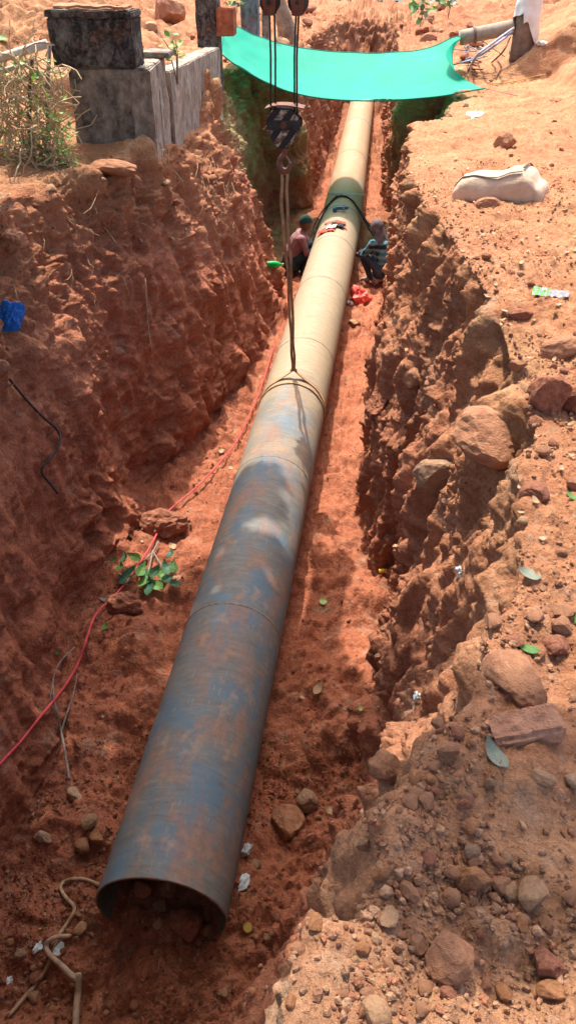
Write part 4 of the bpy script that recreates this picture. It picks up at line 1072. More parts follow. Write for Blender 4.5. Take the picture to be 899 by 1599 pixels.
# creeper-covered fence at the left edge
vf = empty('creeper_fence', Vector(aty(50, 270, 7.6))); tag(vf, 'old rail fence smothered in dry brown creepers and green leaves', 'fence')
f0 = vf.location.copy()
M_RAIL = mottled('grey_weathered_rail', (.34, .31, .27), (.58, .55, .49), 8, .85, .3)
for (ax_, ay, bx2, by, r) in ((-60, 112, 74, 68, .038), (-60, 132, 42, 100, .024), (-60, 152, 62, 118, .022), (-60, 182, 55, 150, .02)):
    MB().tube([Vector(aty(ax_, ay, 7.75)), Vector(aty((ax_ + bx2) / 2, (ay + by) / 2 - 1, 7.8)), Vector(aty(bx2, by, 7.85))], r, 10).build('rail', M_RAIL, vf, True, f0)
for (x, yt, yb_, r) in ((50, 92, 275, .022), (-25, 100, 330, .04), (78, 70, 215, .02)):
    MB().tube([Vector(aty(x, yt, 7.7)), Vector(aty(x - 4, (yt + yb_) / 2, 7.68)), Vector(aty(x - 2, yb_, 7.6))], r, 8).build('post', M_BARK if x == 50 else M_TWIG, vf, True, f0)
M_DRYV = mottled('dry_creeper', (.22, .15, .08), (.50, .39, .23), 6, .95, .2)
mb = MB()
for _ in range(480):
    x, y = random.uniform(-30, 104), random.uniform(78, 285)
    if x > 60 + (y - 78) * .25: continue
    q = Vector(aty(x, y, random.uniform(7.35, 7.8))); L = random.uniform(.15, .6)
    dv_ = Vector((random.gauss(0, .5), random.gauss(0, .25), random.gauss(-.35, .6))).normalized(); pts = []
    for t in range(6):
        pts.append(q.copy()); dv_ = (dv_ + Vector((random.gauss(0, .35), random.gauss(0, .3), random.gauss(-.05, .35)))).normalized(); q = q + dv_ * L / 5
    mb.tube(pts, random.uniform(.003, .009), 4, False)
tag(mb.build('dry_stems', M_DRYV, vf, False, f0), kind='stuff')
mb = MB()
for _ in range(300):
    x, y = random.choice([(random.uniform(40, 110), random.uniform(150, 285)), (random.uniform(0, 100), random.uniform(80, 285)), (random.uniform(70, 125), random.uniform(205, 300))])
    q = Vector(aty(x, y, random.uniform(7.3, 7.6))); L = random.uniform(.035, .085)
    Mx = Matrix.Rotation(random.uniform(0, 6.3), 4, 'Z') @ Matrix.Rotation(random.uniform(-.2, 1.3), 4, 'X') @ Matrix.Scale(L, 4)
    mb.add([q + Mx @ w for w in lv], lf)
tag(mb.build('creeper_leaves', M_LLT, vf, False, f0), kind='stuff')
mb = MB()
for _ in range(140):
    x, y = random.choice([(random.uniform(30, 110), random.uniform(190, 285)), (random.uniform(0, 90), random.uniform(100, 285))])
    q = Vector(aty(x, y, random.uniform(7.4, 7.7))); L = random.uniform(.04, .09)
    Mx = Matrix.Rotation(random.uniform(0, 6.3), 4, 'Z') @ Matrix.Rotation(random.uniform(-.2, 1.3), 4, 'X') @ Matrix.Scale(L, 4)
    mb.add([q + Mx @ w for w in lv], lf)
tag(mb.build('creeper_leaves', M_LG, vf, False, f0), kind='stuff')
fl_ = fallen(3, 63, 22, .1, M_LG, 'single green leaf hanging above the creeper fence rail', .8)

# ------------------------------------------------------------------ shade tree on the left bank (its crown dapples the near end)
tg = drop(-6.4, 3.0); tr_ = empty('shade_tree', tg); tag(tr_, 'broad leafy tree on the left bank shading the near end of the trench', 'tree')
limbs = MB(); trunk = MB().tube([(0, 0, -.3), (.1, .05, 1.2), (.35, .1, 2.6), (.8, .3, 3.8)], [.36, .28, .23, .20], 16); trunk.build('trunk', M_BARK, tr_, True)
KX, KY = -SUN_X, -SUN_Y                     # shadow drift per metre of drop
def shade_density(X, Y):                    # crown outline, given on the pipe's level along the sun
    edge = np.interp(X, [-7, -4, -2.2, -1.2, -.75, -.2, .3, .8, 1.4, 2.2, 4, 6], [4.9, 5.2, 5.0, 5.75, 5.65, 4.5, 3.0, 1.3, .55, .2, -.4, -1.5])
    return np.clip((edge - Y) / .55 + .5, 0, 1)
lv_n = 0; cents = []
while len(cents) < 560:
    X, Yp, z = random.uniform(-8, 4.5), random.uniform(-6.5, 5.6), random.uniform(4.0, 8.2)
    dsty = float(shade_density(np.array([X]), np.array([Yp]))[0])
    if random.random() > dsty: continue
    if X < -2.9 and random.random() > .16: continue
    x = X - KX * (z + 2.3); y = Yp - KY * (z + 2.3)
    if math.hypot((x + 3.2) / 6.2, (y - 4.0) / 6.6) > 1: continue
    cents.append((x, y, z))
VV, FF = [], []
cen = np.array(cents); k_ = 66
base_q = np.array([(0, -.5, 0), (.30, -.12, .05), (.24, .22, .04), (0, .55, -.05), (-.24, .22, .04), (-.30, -.12, .05)])
cp_ = np.repeat(cen, k_, 0) + RNG.normal(0, 1, (len(cen) * k_, 3)) * np.array([.34, .34, .2])
# keep bare patches where light falls through
X_ = cp_[:, 0] + KX * (cp_[:, 2] + 2.3); Y_ = cp_[:, 1] + KY * (cp_[:, 2] + 2.3)
gap = fbm(np.stack([X_ * 1.5, Y_ * 1.5, X_ * 0], -1), 2, 151)
thr = np.where(X_ < -.1, np.where(Y_ < 4.8, .9, .3), np.where(Y_ < 1.2, -.03, .08))
keep = (gap < thr) & (shade_density(X_, Y_) > .28); cp_ = cp_[keep]
kk = len(cp_); A_ = RNG.normal(size=(kk, 3, 3)); Q_, _ = np.linalg.qr(A_)
LV = np.einsum('kij,vj->kvi', Q_, base_q) * RNG.uniform(.14, .24, (kk, 1, 1)) + cp_[:, None] - np.array(tg)[None, None]
LF = ((np.array([[0, 1, 2, 3], [0, 3, 4, 5]]))[None] + (np.arange(kk) * 6)[:, None, None]).reshape(-1, 4)
me = bpy.data.meshes.new('crown'); me.from_pydata(LV.reshape(-1, 3).tolist(), [], LF.tolist()); me.update()
link('crown', me, tr_, M_LEAF)
fork = Vector((.8, .3, 3.8))
for i in range(0, len(cents), 14):
    e = Vector(cents[i]) - tg; m_ = fork.lerp(e, .5) + Vector((0, 0, .5))
    MB().tube([Vector(q) for q in spline([fork, m_, e], 5)], list(np.linspace(.11, .012, 11)), 6).build('limb', M_BARK, tr_, True)

# ------------------------------------------------------------------ workers
M_SKIN = mottled('brown_skin', (.075, .035, .02), (.12, .06, .036), 12, .6, .1)
def cloth_mat(name, a, b, sc=9): return mottled(name, a, b, sc, .95, .5, 24, .012)
M_MAR = cloth_mat('faded_maroon_shirt', (.18, .085, .09), (.30, .15, .15)); M_DKG = cloth_mat('dark_green_trousers', (.010, .022, .022), (.03, .05, .048))
M_DKB = cloth_mat('dark_blue_trousers', (.02, .03, .045), (.06, .075, .1)); M_GRYC = cloth_mat('grey_head_cloth', (.06, .045, .05), (.17, .13, .14))
M_CAP = cloth_mat('dark_cap', (.008, .03, .026), (.02, .055, .045)); M_SAND = cloth_mat('yellow_sandal', (.35, .25, .08), (.5, .36, .14))
M_SHOE = cloth_mat('pale_shoe', (.25, .22, .2), (.42, .38, .33))
def plaid():
    t = NT('teal_check_shirt'); v = t.coord('Object')
    def band(rot, sc):
        m = t.n('Mapping'); m.inputs['Rotation'].default_value = rot; t.l(v, m.inputs[0]); w = t.n('TexWave'); w.inputs['Scale'].default_value = sc; w.inputs['Distortion'].default_value = .6
        t.l(m.outputs[0], w.inputs[0]); return t.ramp(w.outputs['Fac'], [(.55, g3(0)), (.72, g3(1))])
    c = t.mix(band((0, 0, R(40)), 3.2), (.045, .17, .22), (.012, .03, .05)); c = t.mix(t.mix(.5, g3(0), band((0, R(90), 0), 3.0)), c, (.28, .38, .40))
    t.color(c); t.rough(.95); t.bump(t.noise(v, 22, 4, .6), .5, .012); return t.m
M_PLD = plaid()
def worker(name, label, base, rz, bones, balls, mats, extra):
    """bones: (a, b, ra, rb, material index); fused into one continuous surface"""
    mb = MB()
    def caps(a, b, ra, rb):
        a, b = Vector(a), Vector(b); n_ = 7
        d_ = (b - a).normalized()
        pts = [a - d_ * ra * .9, a - d_ * ra * .6] + [a.lerp(b, i / n_) for i in range(n_ + 1)] + [b + d_ * rb * .6, b + d_ * rb * .9]
        mb.tube(pts, [ra * .35, ra * .8] + [ra + (rb - ra) * i / n_ for i in range(n_ + 1)] + [rb * .8, rb * .35], 12)
    for a, b, ra, rb, _ in bones: caps(a, b, ra, rb)
    for (cc, rr, mi, rot) in balls:
        bm = bmesh.new(); bmesh.ops.create_icosphere(bm, subdivisions=3, radius=1.0)
        Mr = Matrix.Rotation(rot, 3, 'Y')
        mb.add([Vector(cc) + Mr @ Vector((q.co.x * rr[0], q.co.y * rr[1], q.co.z * rr[2])) for q in bm.verts], [tuple(w.index for w in q.verts) for q in bm.faces]); bm.free()
    me = mb.mesh('tmp'); o = bpy.data.objects.new('tmp', me); COL.objects.link(o)
    m = o.modifiers.new('r', 'REMESH'); m.mode = 'VOXEL'; m.voxel_size = .009; m.use_smooth_shade = True
    sm = o.modifiers.new('s', 'SMOOTH'); sm.factor = .5; sm.iterations = 3
    dg = bpy.context.evaluated_depsgraph_get(); nm = bpy.data.meshes.new_from_object(o.evaluated_get(dg)); bpy.data.objects.remove(o, do_unlink=True)
    for mt in mats: nm.materials.append(mt)
    co = np.zeros(len(nm.polygons) * 3, np.float32); nm.polygons.foreach_get('center', co); co = co.reshape(-1, 3)
    best = np.full(len(co), 1e9); mi_ = np.zeros(len(co), np.int32)
    for a, b, ra, rb, k in bones:
        a, b = np.array(a), np.array(b); ab = b - a; t = np.clip(((co - a) @ ab) / (ab @ ab), 0, 1)
        dd = np.linalg.norm(co - (a + t[:, None] * ab), axis=1) - (ra + (rb - ra) * t)
        w = dd < best; best[w] = dd[w]; mi_[w] = k
    for (cc, rr, k, rot) in balls:
        dd = (np.linalg.norm((co - np.array(cc)) / np.array(rr), axis=1) - 1) * min(rr); w = dd < best; best[w] = dd[w]; mi_[w] = k
    nm.polygons.foreach_set('material_index', mi_)
    e = empty(name, base, rz); tag(e, label, 'person')
    link('body', nm, e, None, True)
    extra(e); return e
def squat(hand_l, hand_r, lean, headp):
    """figure facing +X, base at the ground between the feet; 0 skin 1 shirt 2 trousers 3 shoe"""
    P_ = (-.16, 0, .24); Wst = (-.13, 0, .38); Ch = (-.02 + lean, 0, .60); Nk = (.04 + lean, 0, .72)
    B = [(P_, Wst, .145, .13, 2), (Wst, Ch, .135, .16, 1), (Ch, Nk, .13, .07, 1), (Nk, headp, .052, .055, 0), ((-.10, .08, .22), (-.10, -.08, .22), .13, .13, 2)]
    for s in (-1, 1):
        hip = (-.12, .09 * s, .25); kn = (.22, .17 * s, .47); an = (.04, .13 * s, .09); toe = (.19, .16 * s, .04)
        B += [(hip, kn, .092, .066, 2), (kn, an, .062, .044, 2), (an, toe, .042, .032, 3)]
        sh = (Ch[0] + .01, .175 * s, Ch[2] + .07); hd = hand_l if s > 0 else hand_r
        el = tuple((np.array(sh) + np.array(hd)) / 2 + np.array([-.02, .06 * s, -.09]))
        B += [(Ch, sh, .11, .07, 1), (sh, el, .062, .05, 1), (el, hd, .043, .03, 0)]
        d_ = (np.array(hd) - np.array(el)); d_ /= np.linalg.norm(d_); pl = np.array(hd) + d_ * .05
        B.append((hd, tuple(pl), .032, .034, 0))
        for k, (off, L) in enumerate([(-.033, .062), (-.011, .072), (.011, .068), (.033, .052)]):
            r0 = pl + np.array([0, off, 0]) + d_ * .015; m_ = r0 + d_ * L * .55; t_ = m_ + d_ * L * .3 + np.array([0, 0, -L * .4])
            B += [(tuple(r0), tuple(m_), .011, .010, 0), (tuple(m_), tuple(t_), .010, .008, 0)]
        th_ = np.array(hd) + d_ * .02 + np.array([0, -.035 * s, .01]); B.append((tuple(th_), tuple(th_ + d_ * .04 + np.array([0, -.02 * s, .0])), .012, .009, 0))
    hx, hy, hz = headp
    balls = [((hx, hy, hz + .085), (.098, .078, .118), 0, .15), ((hx + .045, hy, hz + .03), (.055, .055, .06), 0, 0), ((hx + .102, hy, hz + .075), (.020, .014, .022), 0, 0),
             ((hx - .005, hy + .08, hz + .075), (.018, .012, .032), 0, 0), ((hx - .005, hy - .08, hz + .075), (.018, .012, .032), 0, 0), ((hx + .085, hy, hz + .032), (.016, .025, .010), 0, 0)]
    return B, balls
M_EYE = mottled('eye', (.02, .015, .01), (.03, .02, .015), 5, .3, 0)
def dome(e, hp, r, mat, nm, low=-.1, drape=None):
    mb = MB(); v, f = [], []; n_, m_ = 24, 10
    for i in range(m_ + 1):
        ph = math.pi / 2 - (math.pi / 2 - math.asin(low)) * i / m_
        for k in range(n_):
            a = 2 * math.pi * k / n_; wob = 1 + .03 * math.sin(a * 5 + i)
            v.append((hp[0] + r[0] * math.cos(ph) * math.cos(a) * wob, hp[1] + r[1] * math.cos(ph) * math.sin(a) * wob, hp[2] + .085 + r[2] * math.sin(ph)))
    for i in range(m_):
        for k in range(n_): f.append((i * n_ + k, (i + 1) * n_ + k, (i + 1) * n_ + (k + 1) % n_, i * n_ + (k + 1) % n_))
    return mb.add(v, f).build(nm, mat, e, True)
def eyes(e, hp):
    for s in (-1, 1):
        bm = bmesh.new(); bmesh.ops.create_icosphere(bm, subdivisions=2, radius=.011); me = bpy.data.meshes.new('eye'); bm.to_mesh(me); bm.free()
        link('eye', me, e, M_EYE, True).location = (hp[0] + .088, hp[1] + .034 * s, hp[2] + .095)
hp1 = (.10, 0, .80)
B, bl_ = squat((.24, .13, .42), (.24, -.12, .40), .03, hp1)
g1 = drop(-1.34, 12.8, -1.8)
def ex1(e):
    dome(e, hp1, (.108, .090, .126), M_CAP, 'cap', .05); eyes(e, hp1)
worker('person', 'squatting worker in a faded maroon shirt, dark trousers and dark cap', g1, R(12), B, bl_, [M_SKIN, M_MAR, M_DKG, M_SAND], ex1)
hp2 = (.08, 0, .80)
B, bl_ = squat((.40, .10, .40), (.38, -.12, .36), .02, hp2)
g2 = drop(-.02, 12.7, -1.8)
def ex2(e):
    dome(e, hp2, (.112, .098, .130), M_GRYC, 'head_cloth', -.35)
    mb = MB(); v, f = [], []
    for i in range(9):
        for k in range(7):
            a = R(120 + 20 * k); r = .10 + .012 * i + .012 * math.sin(k * 2.1 + i * .6)
            v.append((hp2[0] + r * math.cos(a), hp2[1] + r * math.sin(a), hp2[2] + .10 - .026 * i - .01 * (k % 2)))
    for i in range(8):
        for k in range(6): f.append((i * 7 + k, (i + 1) * 7 + k, (i + 1) * 7 + k + 1, i * 7 + k + 1))
    mb.add(v, f).build('hanging_cloth', M_GRYC, e, True); eyes(e, hp2)
worker('person', 'squatting worker in a teal checked shirt with a grey cloth around the head', g2, R(142), B, bl_, [M_SKIN, M_PLD, M_DKB, M_SHOE], ex2)

# ------------------------------------------------------------------ things at the joint
def on_pipe(Y, ang, up=.0):
    return Vector((pipe_x(Y) + (PR + up) * math.cos(ang), Y, PZ + (PR + up) * math.sin(ang)))
def drape(name, Yc, ac, ly, la, mat, label, cat, seed, up=.012, amp=.02, ragged=.25):
    mb = MB(); v, f = [], []; n_ = 16
    for i in range(n_ + 1):
        for k in range(n_ + 1):
            a = (i / n_ - .5); b = (k / n_ - .5)
            w_ = 1 + ragged * float(vnoise(np.array([[a * 4, b * 4, seed * 1.7]]), seed)[0])
            hgt = up + amp * abs(float(fbm(np.array([[a * 5, b * 5, seed]]), 3, seed + 2)[0])) * 2
            v.append(on_pipe(Yc + a * ly * w_, ac + b * la * w_, hgt))
    for i in range(n_):
        for k in range(n_): f.append((i * 17 + k, i * 17 + k + 1, (i + 1) * 17 + k + 1, (i + 1) * 17 + k))
    return tag(mb.add(v, f).build(name, mat, None, True), label, cat)
M_REDC = cloth_mat('red_rag', (.45, .05, .035), (.62, .12, .08)); M_WHTC = cloth_mat('dirty_white_rag', (.5, .46, .42), (.72, .68, .62))
M_BLK2 = cloth_mat('black_rubber', (.012, .012, .014), (.04, .04, .045))
drape('rag', 13.02, R(90), .26, R(56), M_REDC, 'crumpled red rag lying on top of the pipe before the joint', 'rag', 3)
drape('rag', 12.72, R(112), .22, R(44), M_REDC, 'second red rag drooping over the side of the pipe', 'rag', 5)
drape('glove', 12.9, R(84), .20, R(30), M_BLK2, 'black glove lying on the red rag on the pipe', 'glove', 8, .03)
drape('glove', 12.78, R(98), .16, R(24), M_WHTC, 'dirty white glove lying beside the red rag on the pipe', 'glove', 9, .03)
cl = empty('welding_clamp', on_pipe(13.75, R(88), .0)); tag(cl, 'blue steel clamp bolted on top of the pipe joint', 'clamp')
M_BLU = mottled('blue_paint', (.02, .09, .16), (.05, .17, .26), 10, .5, .1)
bevel(MB().box((.02, 0, .05), (.24, .05, .05), Matrix.Rotation(.25, 3, 'Z')).build('bar', M_BLU, cl), .006)
bevel(MB().box((-.09, -.03, .03), (.07, .09, .07)).build('jaw', M_BLU, cl), .008)
MB().tube([(.06, -.1, .05), (.06, .12, .055)], .014, 10).build('screw', M_RIM, cl)
rod = empty('welding_rod', on_pipe(14.75, R(90), .02)); tag(rod, 'bundle of pale thin rods lying across the pipe top', 'rods')
for k in range(4): MB().tube([(-.28 + .02 * k, -.05 * k, .01), (.27 + .05 * k, .03 - .03 * k, .012)], .009, 6).build('rod', M_RAIL, rod, True)
cab = []
def cable(label, pts, r=.014, mat=None): return tag(MB().tube([Vector(q) for q in spline([tuple(q) for q in pts], 8)], r, 8).build('cable', mat or M_BLK2, None, True), label, 'cable')
cable('black welding cable slung over the pipe and sagging to the right wall', [on_pipe(13.2, R(178), .02) , on_pipe(13.9, R(150), .02), on_pipe(14.5, R(112), .02), on_pipe(14.6, R(80), .02), on_pipe(14.4, R(40), .02), Vector((-.15, 14.0, -2.62)), Vector((.22, 13.7, -2.66)), Vector((.62, 13.6, -2.42))])
cable('second black welding cable bowing over the pipe toward the right wall', [on_pipe(13.6, R(165), .03), on_pipe(14.3, R(128), .02), on_pipe(14.66, R(98), .025), on_pipe(14.5, R(60), .02), on_pipe(14.2, R(28), .04), Vector((0, 13.7, -2.78)), Vector((.4, 13.5, -2.72)), Vector((.66, 13.4, -2.5))])
cable('black cable loop hanging down the left side of the pipe', [on_pipe(14.5, R(112), .02), on_pipe(14.1, R(140), .05), on_pipe(13.6, R(165), .08), on_pipe(13.0, R(185), .05), Vector((-1.2, 12.9, -2.92))], .012)
# green bottle
p, nor, s = hit(424, 418)
bt = empty('bottle', p + Vector((0, 0, .05))); tag(bt, 'green plastic drink bottle lying on the floor beside the squatting worker', 'bottle'); bt.rotation_euler = (0, 0, R(8))
def glassy(name, col):
    t = NT(name); t.color(col); t.rough(.15); t.b.inputs['Transmission Weight'].default_value = .55; t.b.inputs['IOR'].default_value = 1.3; return t.m
prof = [(-.17, .02), (-.165, .05), (-.1, .053), (-.05, .049), (0, .053), (.06, .052), (.10, .04), (.13, .018), (.16, .016)]
MB().tube([(a, 0, 0) for a, _ in prof], [b for _, b in prof], 16).build('body', glassy('green_plastic', (.01, .62, .14)), bt, True)
MB().tube([(.158, 0, 0), (.185, 0, 0)], .02, 12).build('cap', M_LLT, bt, True)
# crumpled bags and wrappers
def crumple(name, px, py, wpx, hpx, mat, label, cat, seed, up=.4, flat=.6, extra=None):
    p, nor, s = hit(px, py); bm = bmesh.new(); bmesh.ops.create_icosphere(bm, subdivisions=4, radius=1.0)
    co = np.array([q.co[:] for q in bm.verts], np.float32)
    dz = ridged(co * 1.3 + seed * 3.3, 2, seed) * .22 + fbm(co * 1.4 + seed, 2, seed + 9) * .5 - .10 * ridged(co * 4 + seed, 2, seed + 4)
    for q, z in zip(bm.verts, dz): q.co *= .8 + float(z)
    me = bpy.data.meshes.new(name); bm.to_mesh(me); bm.free(); o = link(name, me, None, mat, False)
    o.scale = (wpx * s / 2, wpx * s / 2 * .7, hpx * s / 2 * flat + .01); o.location = p + nor * (hpx * s * .5 * flat * up); o.rotation_euler = (random.uniform(-.3, .3), random.uniform(-.3, .3), random.uniform(0, 6))
    return tag(o, label, cat)
M_PBLU = mottled('blue_polythene', (.01, .10, .42), (.03, .22, .68), 8, .35, .3); M_PRED = mottled('red_polythene', (.62, .06, .045), (.75, .16, .13), 6, .4, .3)
M_PWHT = mottled('white_polythene', (.55, .53, .52), (.78, .76, .75), 6, .4, .3); M_PPALE = mottled('pale_blue_scrap', (.36, .42, .43), (.58, .62, .62), 14, .6, .3)
o = crumple('plastic_bag', 13, 488, 44, 74, M_PBLU, 'crumpled blue plastic bag stuck on the left trench slope', 'bag', 2, .5, .9); o.rotation_euler = (.2, .5, .3)
crumple('plastic_bag', 561, 470, 38, 40, M_PRED, 'red plastic bag slumped on the floor near the worker in teal', 'bag', 4, .6, .9)
crumple('plastic_bag', 545, 474, 16, 12, M_PWHT, 'small white plastic bag lying against the red bag', 'bag', 6)
crumple('plastic_bag', 585, 440, 18, 26, M_WHTC, 'pale grey cloth bag beside the worker in teal', 'bag', 7, .7, 1.0)
crumple('plastic_scrap', 740, 180, 36, 10, M_PWHT, 'white paper scrap on the far sunlit bank', 'scrap', 11, .4, .5)
crumple('plastic_scrap', 845, 68, 22, 12, M_PWHT, 'white scrap on the slope right of the draped pipe stub', 'scrap', 12, .4, .5)
crumple('plastic_scrap', 720, 893, 18, 20, M_PPALE, 'grey plastic scrap stuck in the top of the right wall', 'scrap', 13, .5, .7)
crumple('plastic_scrap', 652, 1090, 20, 28, M_PPALE, 'pale bluish scrap on the clay face of the right wall', 'scrap', 14, .3, .5)
crumple('plastic_scrap', 384, 1327, 22, 26, M_PPALE, 'pale bluish scrap among stones right of the pipe end', 'scrap', 15, .5, .6)
crumple('plastic_scrap', 870, 1146, 26, 16, M_PWHT, 'torn white scrap beside the half buried brick', 'scrap', 16, .4, .5)
crumple('plastic_scrap', 60, 1480, 20, 16, M_PPALE, 'pale blue scrap in the rubble by the crooked stick', 'scrap', 17, .4, .5)
crumple('plastic_scrap', 92, 1486, 26, 14, M_PPALE, 'pale blue scrap under the crooked stick', 'scrap', 18, .3, .4)
crumple('plastic_scrap', 15, 1532, 16, 14, M_PWHT, 'white flake on the soil left of the tan rope', 'scrap', 19, .4, .5)
crumple('plastic_scrap', 380, 1378, 26, 12, M_PPALE, 'thin pale strip in the rubble right of the pipe', 'scrap', 20, .4, .4)
crumple('plastic_scrap', 88, 192, 14, 30, M_LY, 'yellow scrap in the soil under the concrete box', 'scrap', 21, .5, .8)
p, nor, s = hit(598, 894); tb = empty('plastic_tube', p + nor * .012); tag(tb, 'short yellow plastic tube at the foot of the right wall', 'tube')
M_YEL = mottled('yellow_plastic', (.62, .40, .02), (.75, .52, .05), 10, .4, .1)
MB().tube([(-.042, 0, 0), (.03, .006, .004)], .018, 12).build('tube', M_YEL, tb, True); MB().tube([(.03, .006, .004), (.045, .007, .005)], .013, 12).build('tip', M_LT, tb, True)
# snack wrapper on the bank
def wrap_mat():
    t = NT('snack_wrapper'); v = t.coord('Object'); w = t.n('TexWave'); w.inputs['Scale'].default_value = 2.2; w.inputs['Distortion'].default_value = 4; t.l(v, w.inputs[0])
    c = t.ramp(w.outputs['Fac'], [(.4, (.05, .26, .02)), (.55, (.22, .36, .04)), (.6, (.14, .15, .18))])
    sp = t.n('SeparateXYZ'); t.l(v, sp.inputs[0]); c = t.mix(t.ramp(sp.outputs[0], [(.50, g3(0)), (.54, g3(1))]), c, t.mix(t.ramp(t.noise(v, 9, 3), [(.5, g3(0)), (.56, g3(1))]), (.15, .16, .20), (.30, .20, .14)))
    t.color(c); t.rough(.3); return t.m
p, nor, s = hit(858, 458); v, f = [], []
for i in range(15):
    for k in range(9):
        a, b = i / 14, k / 8 - .5
        v.append((a, b * (.42 - .10 * a), .05 + .10 * abs(float(fbm(np.array([[a * 5, b * 6, 3.3]]), 3, 6)[0])) + .06 * (a * a)))
for i in range(14):
    for k in range(8): f.append((i * 9 + k, i * 9 + k + 1, (i + 1) * 9 + k + 1, (i + 1) * 9 + k))
o = MB().add(v, f).build('snack_wrapper', wrap_mat(), None, True); o.scale = (54 * s, 54 * s * 1.2, 54 * s); o.location = p + Vector((-27 * s, 0, 0)); o.rotation_euler = (.1, .05, R(-12)); tag(o, 'crumpled green and grey snack wrapper on the sunlit bank', 'wrapper')

# ------------------------------------------------------------------ woven sack
pa, _, s1 = hit(706, 312); pb, _, s2 = hit(850, 302)
pb = pb + Vector((0, 0, .0)); axd = pb - pa; L = axd.length
sk = empty('woven_sack', pa); tag(sk, 'dirty white woven sack lying filled on the sunlit right bank', 'sack'); sk.rotation_euler.z = math.atan2(axd.y, axd.x)
def sackmat():
    t = NT('woven_polypropylene'); v = t.coord('Object'); n_ = t.noise(v, 5, 6, .65); br1 = t.n('TexChecker'); br1.inputs['Scale'].default_value = 180; t.l(v, br1.inputs[0])
    c = t.ramp(n_, [(.3, (.38, .26, .175)), (.55, (.50, .375, .275)), (.8, (.56, .45, .35))]); t.color(c); t.rough(.8)
    t.bump(t.noise(t.coord('Object', (1.2, 5, 5)), 6, 5, .65, .4), .4, .02); return t.m
M_SACK = sackmat(); secs = 40; nn_ = 32; v, f = [], []
st_t = [0, .03, .10, .25, .40, .50, .62, .75, .84, .90, .97, 1.0]
hw = [.05, .10, .135, .165, .165, .155, .17, .185, .175, .15, .165, .16]; hh = [.012, .06, .10, .125, .12, .115, .145, .16, .145, .10, .10, .06]; zc = [.05, .07, .10, .12, .13, .145, .165, .165, .15, .13, .11, .09]
for i in range(secs + 1):
    t = i / secs; w_, h_, c_ = np.interp(t, st_t, hw), np.interp(t, st_t, hh), np.interp(t, st_t, zc)
    for k in range(nn_):
        a = 2 * math.pi * k / nn_; wr = 1 + .035 * math.sin(a * 5 + t * 9) * (.2 + abs(t - .5)) + .012 * math.sin(t * 34 + a * 3) * (abs(t - .5) > .25) + .05 * float(vnoise(np.array([[t * 6, math.cos(a) * 2, math.sin(a) * 2]]), 44)[0])
        ca, sa = math.cos(a), math.sin(a)
        v.append((t * L, w_ * wr * math.copysign(abs(ca) ** .8, ca), max(c_ + h_ * wr * math.copysign(abs(sa) ** .8, sa), -.02) ))
for i in range(secs):
    for k in range(nn_): f.append((i * nn_ + k, (i + 1) * nn_ + k, (i + 1) * nn_ + (k + 1) % nn_, i * nn_ + (k + 1) % nn_))
f.append(tuple(range(nn_))); f.append(tuple(secs * nn_ + k for k in range(nn_ - 1, -1, -1)))
MB().add(v, f).build('sack_body', M_SACK, sk, True)
M_SEAM = cloth_mat('dark_seam', (.10, .08, .075), (.2, .16, .15))
def on_sack(t, a, up=.004):
    w_, h_, c_ = np.interp(t, st_t, hw), np.interp(t, st_t, hh), np.interp(t, st_t, zc)
    ca, sa = math.cos(a), math.sin(a)
    return Vector((t * L, (w_ * 1.03 + up) * math.copysign(abs(ca) ** .8, ca), c_ + (h_ * 1.03 + up) * math.copysign(abs(sa) ** .8, sa)))
MB().strap([on_sack(t, R(100 + 30 * math.sin(t * 3))) for t in np.linspace(.02, .74, 26)], .018, .006, Vector((0, 1, 0))).build('seam', M_SEAM, sk)
MB().strap([on_sack(.74 + .08 * (i / 20), R(110 - 150 * i / 20), .008) for i in range(21)], .014, .008, Vector((1, 0, 0))).build('tie_string', M_SEAM, sk)
# ------------------------------------------------------------------ pipe stub, cloth, old pipe, cables on the far bank
gb = hit(813, 86)[0]; kpx = float(np.linalg.norm(np.array(gb) - CAM)) / FPX
RB = 14.5 * kpx; HB = 62 * kpx
ps = empty('pipe_stub', gb); tag(ps, 'short upright brown pipe stub standing on the far right bank', 'pipe stub')
M_STUB = mottled('muddy_pipe', (.12, .08, .055), (.26, .17, .115), 5, .85, .3)
stb = MB().tube([(0, 0, -.1), (0, 0, 0), (0, 0, .4 * HB), (0, 0, .97 * HB), (0, 0, HB)], [RB * 1.02, RB * 1.02, RB, RB * .98, RB * .9], 28).build('barrel', M_STUB, ps, True)
MB().tube([(0, 0, .015), (0, 0, .06)], RB * 1.1, 28).build('base_flange', M_STUB, ps, False)
v, f = [], []; na, nl = 60, 22
for i in range(nl + 1):
    for k in range(na):
        a = 2 * math.pi * k / na; fold = .10 * math.sin(a * 6 + .6) + .06 * math.sin(a * 11 + 1)
        hang = HB * (.62 + .18 * math.sin(a * 2 + 2.2) + .06 * math.sin(a * 5)) * (.55 if math.cos(a - R(190)) > .55 else 1)
        t = i / nl
        if t < .25: r = RB * 1.08 * (t / .25); z = HB + .035 - .02 * (t / .25) ** 2
        else:
            q_ = (t - .25) / .75; r = RB * (1.08 + (.10 + fold) * q_ * .9 + .03 * math.sin(q_ * 9 + a * 3)); z = HB + .015 - hang * q_
        v.append((r * math.cos(a), r * math.sin(a), z))
for i in range(nl):
    for k in range(na): f.append((i * na + k, (i + 1) * na + k, (i + 1) * na + (k + 1) % na, i * na + (k + 1) % na))
clo = MB().add(v, f).build('white_cloth', cloth_mat('white_cotton', (.60, .58, .54), (.78, .76, .72), 5), None, True); clo.location = gb; tag(clo, 'white cloth draped over the top of the upright pipe stub', 'cloth')
op = empty('old_pipe', Vector(aty(770, 46, gb.y))); tag(op, 'thin old grey brown pipe lying up to the cloth draped stub', 'pipe')
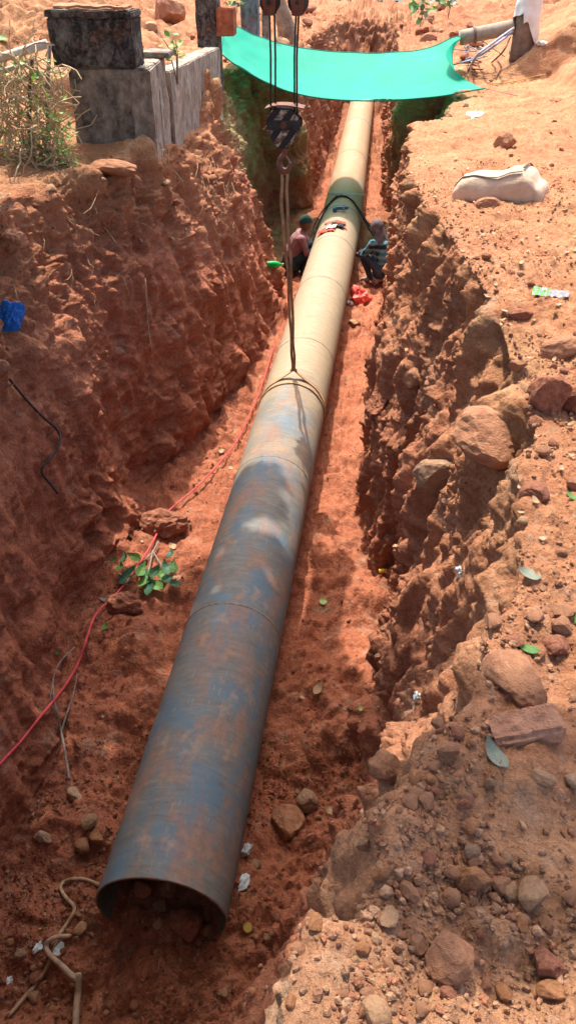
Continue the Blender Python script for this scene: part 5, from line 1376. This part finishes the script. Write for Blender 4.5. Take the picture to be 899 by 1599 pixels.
o_ = op.location.copy(); A1, A2 = Vector(aty(728, 57, gb.y - .1)), Vector(aty(800, 42, gb.y))
dv_ = (A1 - A2).normalized()
MB().tube([A2, A1, A1 + dv_ * .12], 8.5 * kpx, 22).build('pipe', mottled('dusty_grey_pipe', (.20, .17, .13), (.38, .31, .23), 4, .8, .2), op, True, o_)
MB().tube([A1 - dv_ * .16, A1 - dv_ * .12], 10 * kpx, 22).build('flange', M_STUB, op, False, o_)
Mcb = mottled('grey_blue_cable', (.16, .17, .22), (.3, .32, .38), 9, .6, .1)
def pxp(x, y, Y): return Vector(aty(x, y, Y))
cable('grey blue cable running from the pipe stub down to the net corner', [pxp(801, 44, gb.y - .5), pxp(770, 66, gb.y - 1.2), pxp(745, 86, gb.y - 1.9), wpt(735, 104)], .022, Mcb)
cable('second grey cable beside the grey blue one near the net corner', [pxp(799, 50, gb.y - .5), pxp(765, 76, gb.y - 1.2), wpt(738, 96), wpt(730, 112)], .02, Mcb)
cable('brown cord trailing from the pipe stub to the soil', [pxp(796, 58, gb.y - .5), pxp(785, 80, gb.y - 1.0), wpt(767, 99)], .016, M_RUSTB)
rope('cord', [(768, 133), (800, 130), (830, 122), (850, 119)], .008, M_LY, 'thin yellow string on the soil beyond the net corner', 'cord', .03)
tgl = empty('cable_tangle', wpt(736, 108, 0)); tag(tgl, 'tangle of thin grey blue cables heaped at the right end of the net', 'cables')
for k in range(8):
    q = wpt(random.uniform(728, 744), random.uniform(92, 122), random.uniform(.02, .2))
    MB().tube([Vector(w) for w in spline([q + Vector((random.gauss(0, .16), random.gauss(0, .1), abs(random.gauss(0, .1)))) for _ in range(4)], 4)], .012, 5).build('cable', Mcb if k % 3 else M_RUSTB, tgl, True, tgl.location.copy())
# dark tarpaulin far behind the trench end
tq = drop(float(aty(555, 4, 34)[0]), 34.0); v, f = [], []
for i in range(21):
    for k in range(9):
        a, b = i / 20 - .5, k / 8 - .5
        v.append((a * 5.2, b * 1.6, .55 * math.cos(a * 2.8) * math.cos(b * 2.6) + .12 * float(fbm(np.array([[a * 6, b * 5, 2.0]]), 3, 8)[0])))
for i in range(20):
    for k in range(8): f.append((i * 9 + k, i * 9 + k + 1, (i + 1) * 9 + k + 1, (i + 1) * 9 + k))
o = MB().add(v, f).build('tarpaulin', mottled('dark_teal_tarpaulin', (.01, .045, .05), (.025, .085, .085), 4, .5, .2), None, True); o.location = tq; tag(o, 'dark teal tarpaulin heaped on the soil far beyond the trench end', 'tarpaulin')
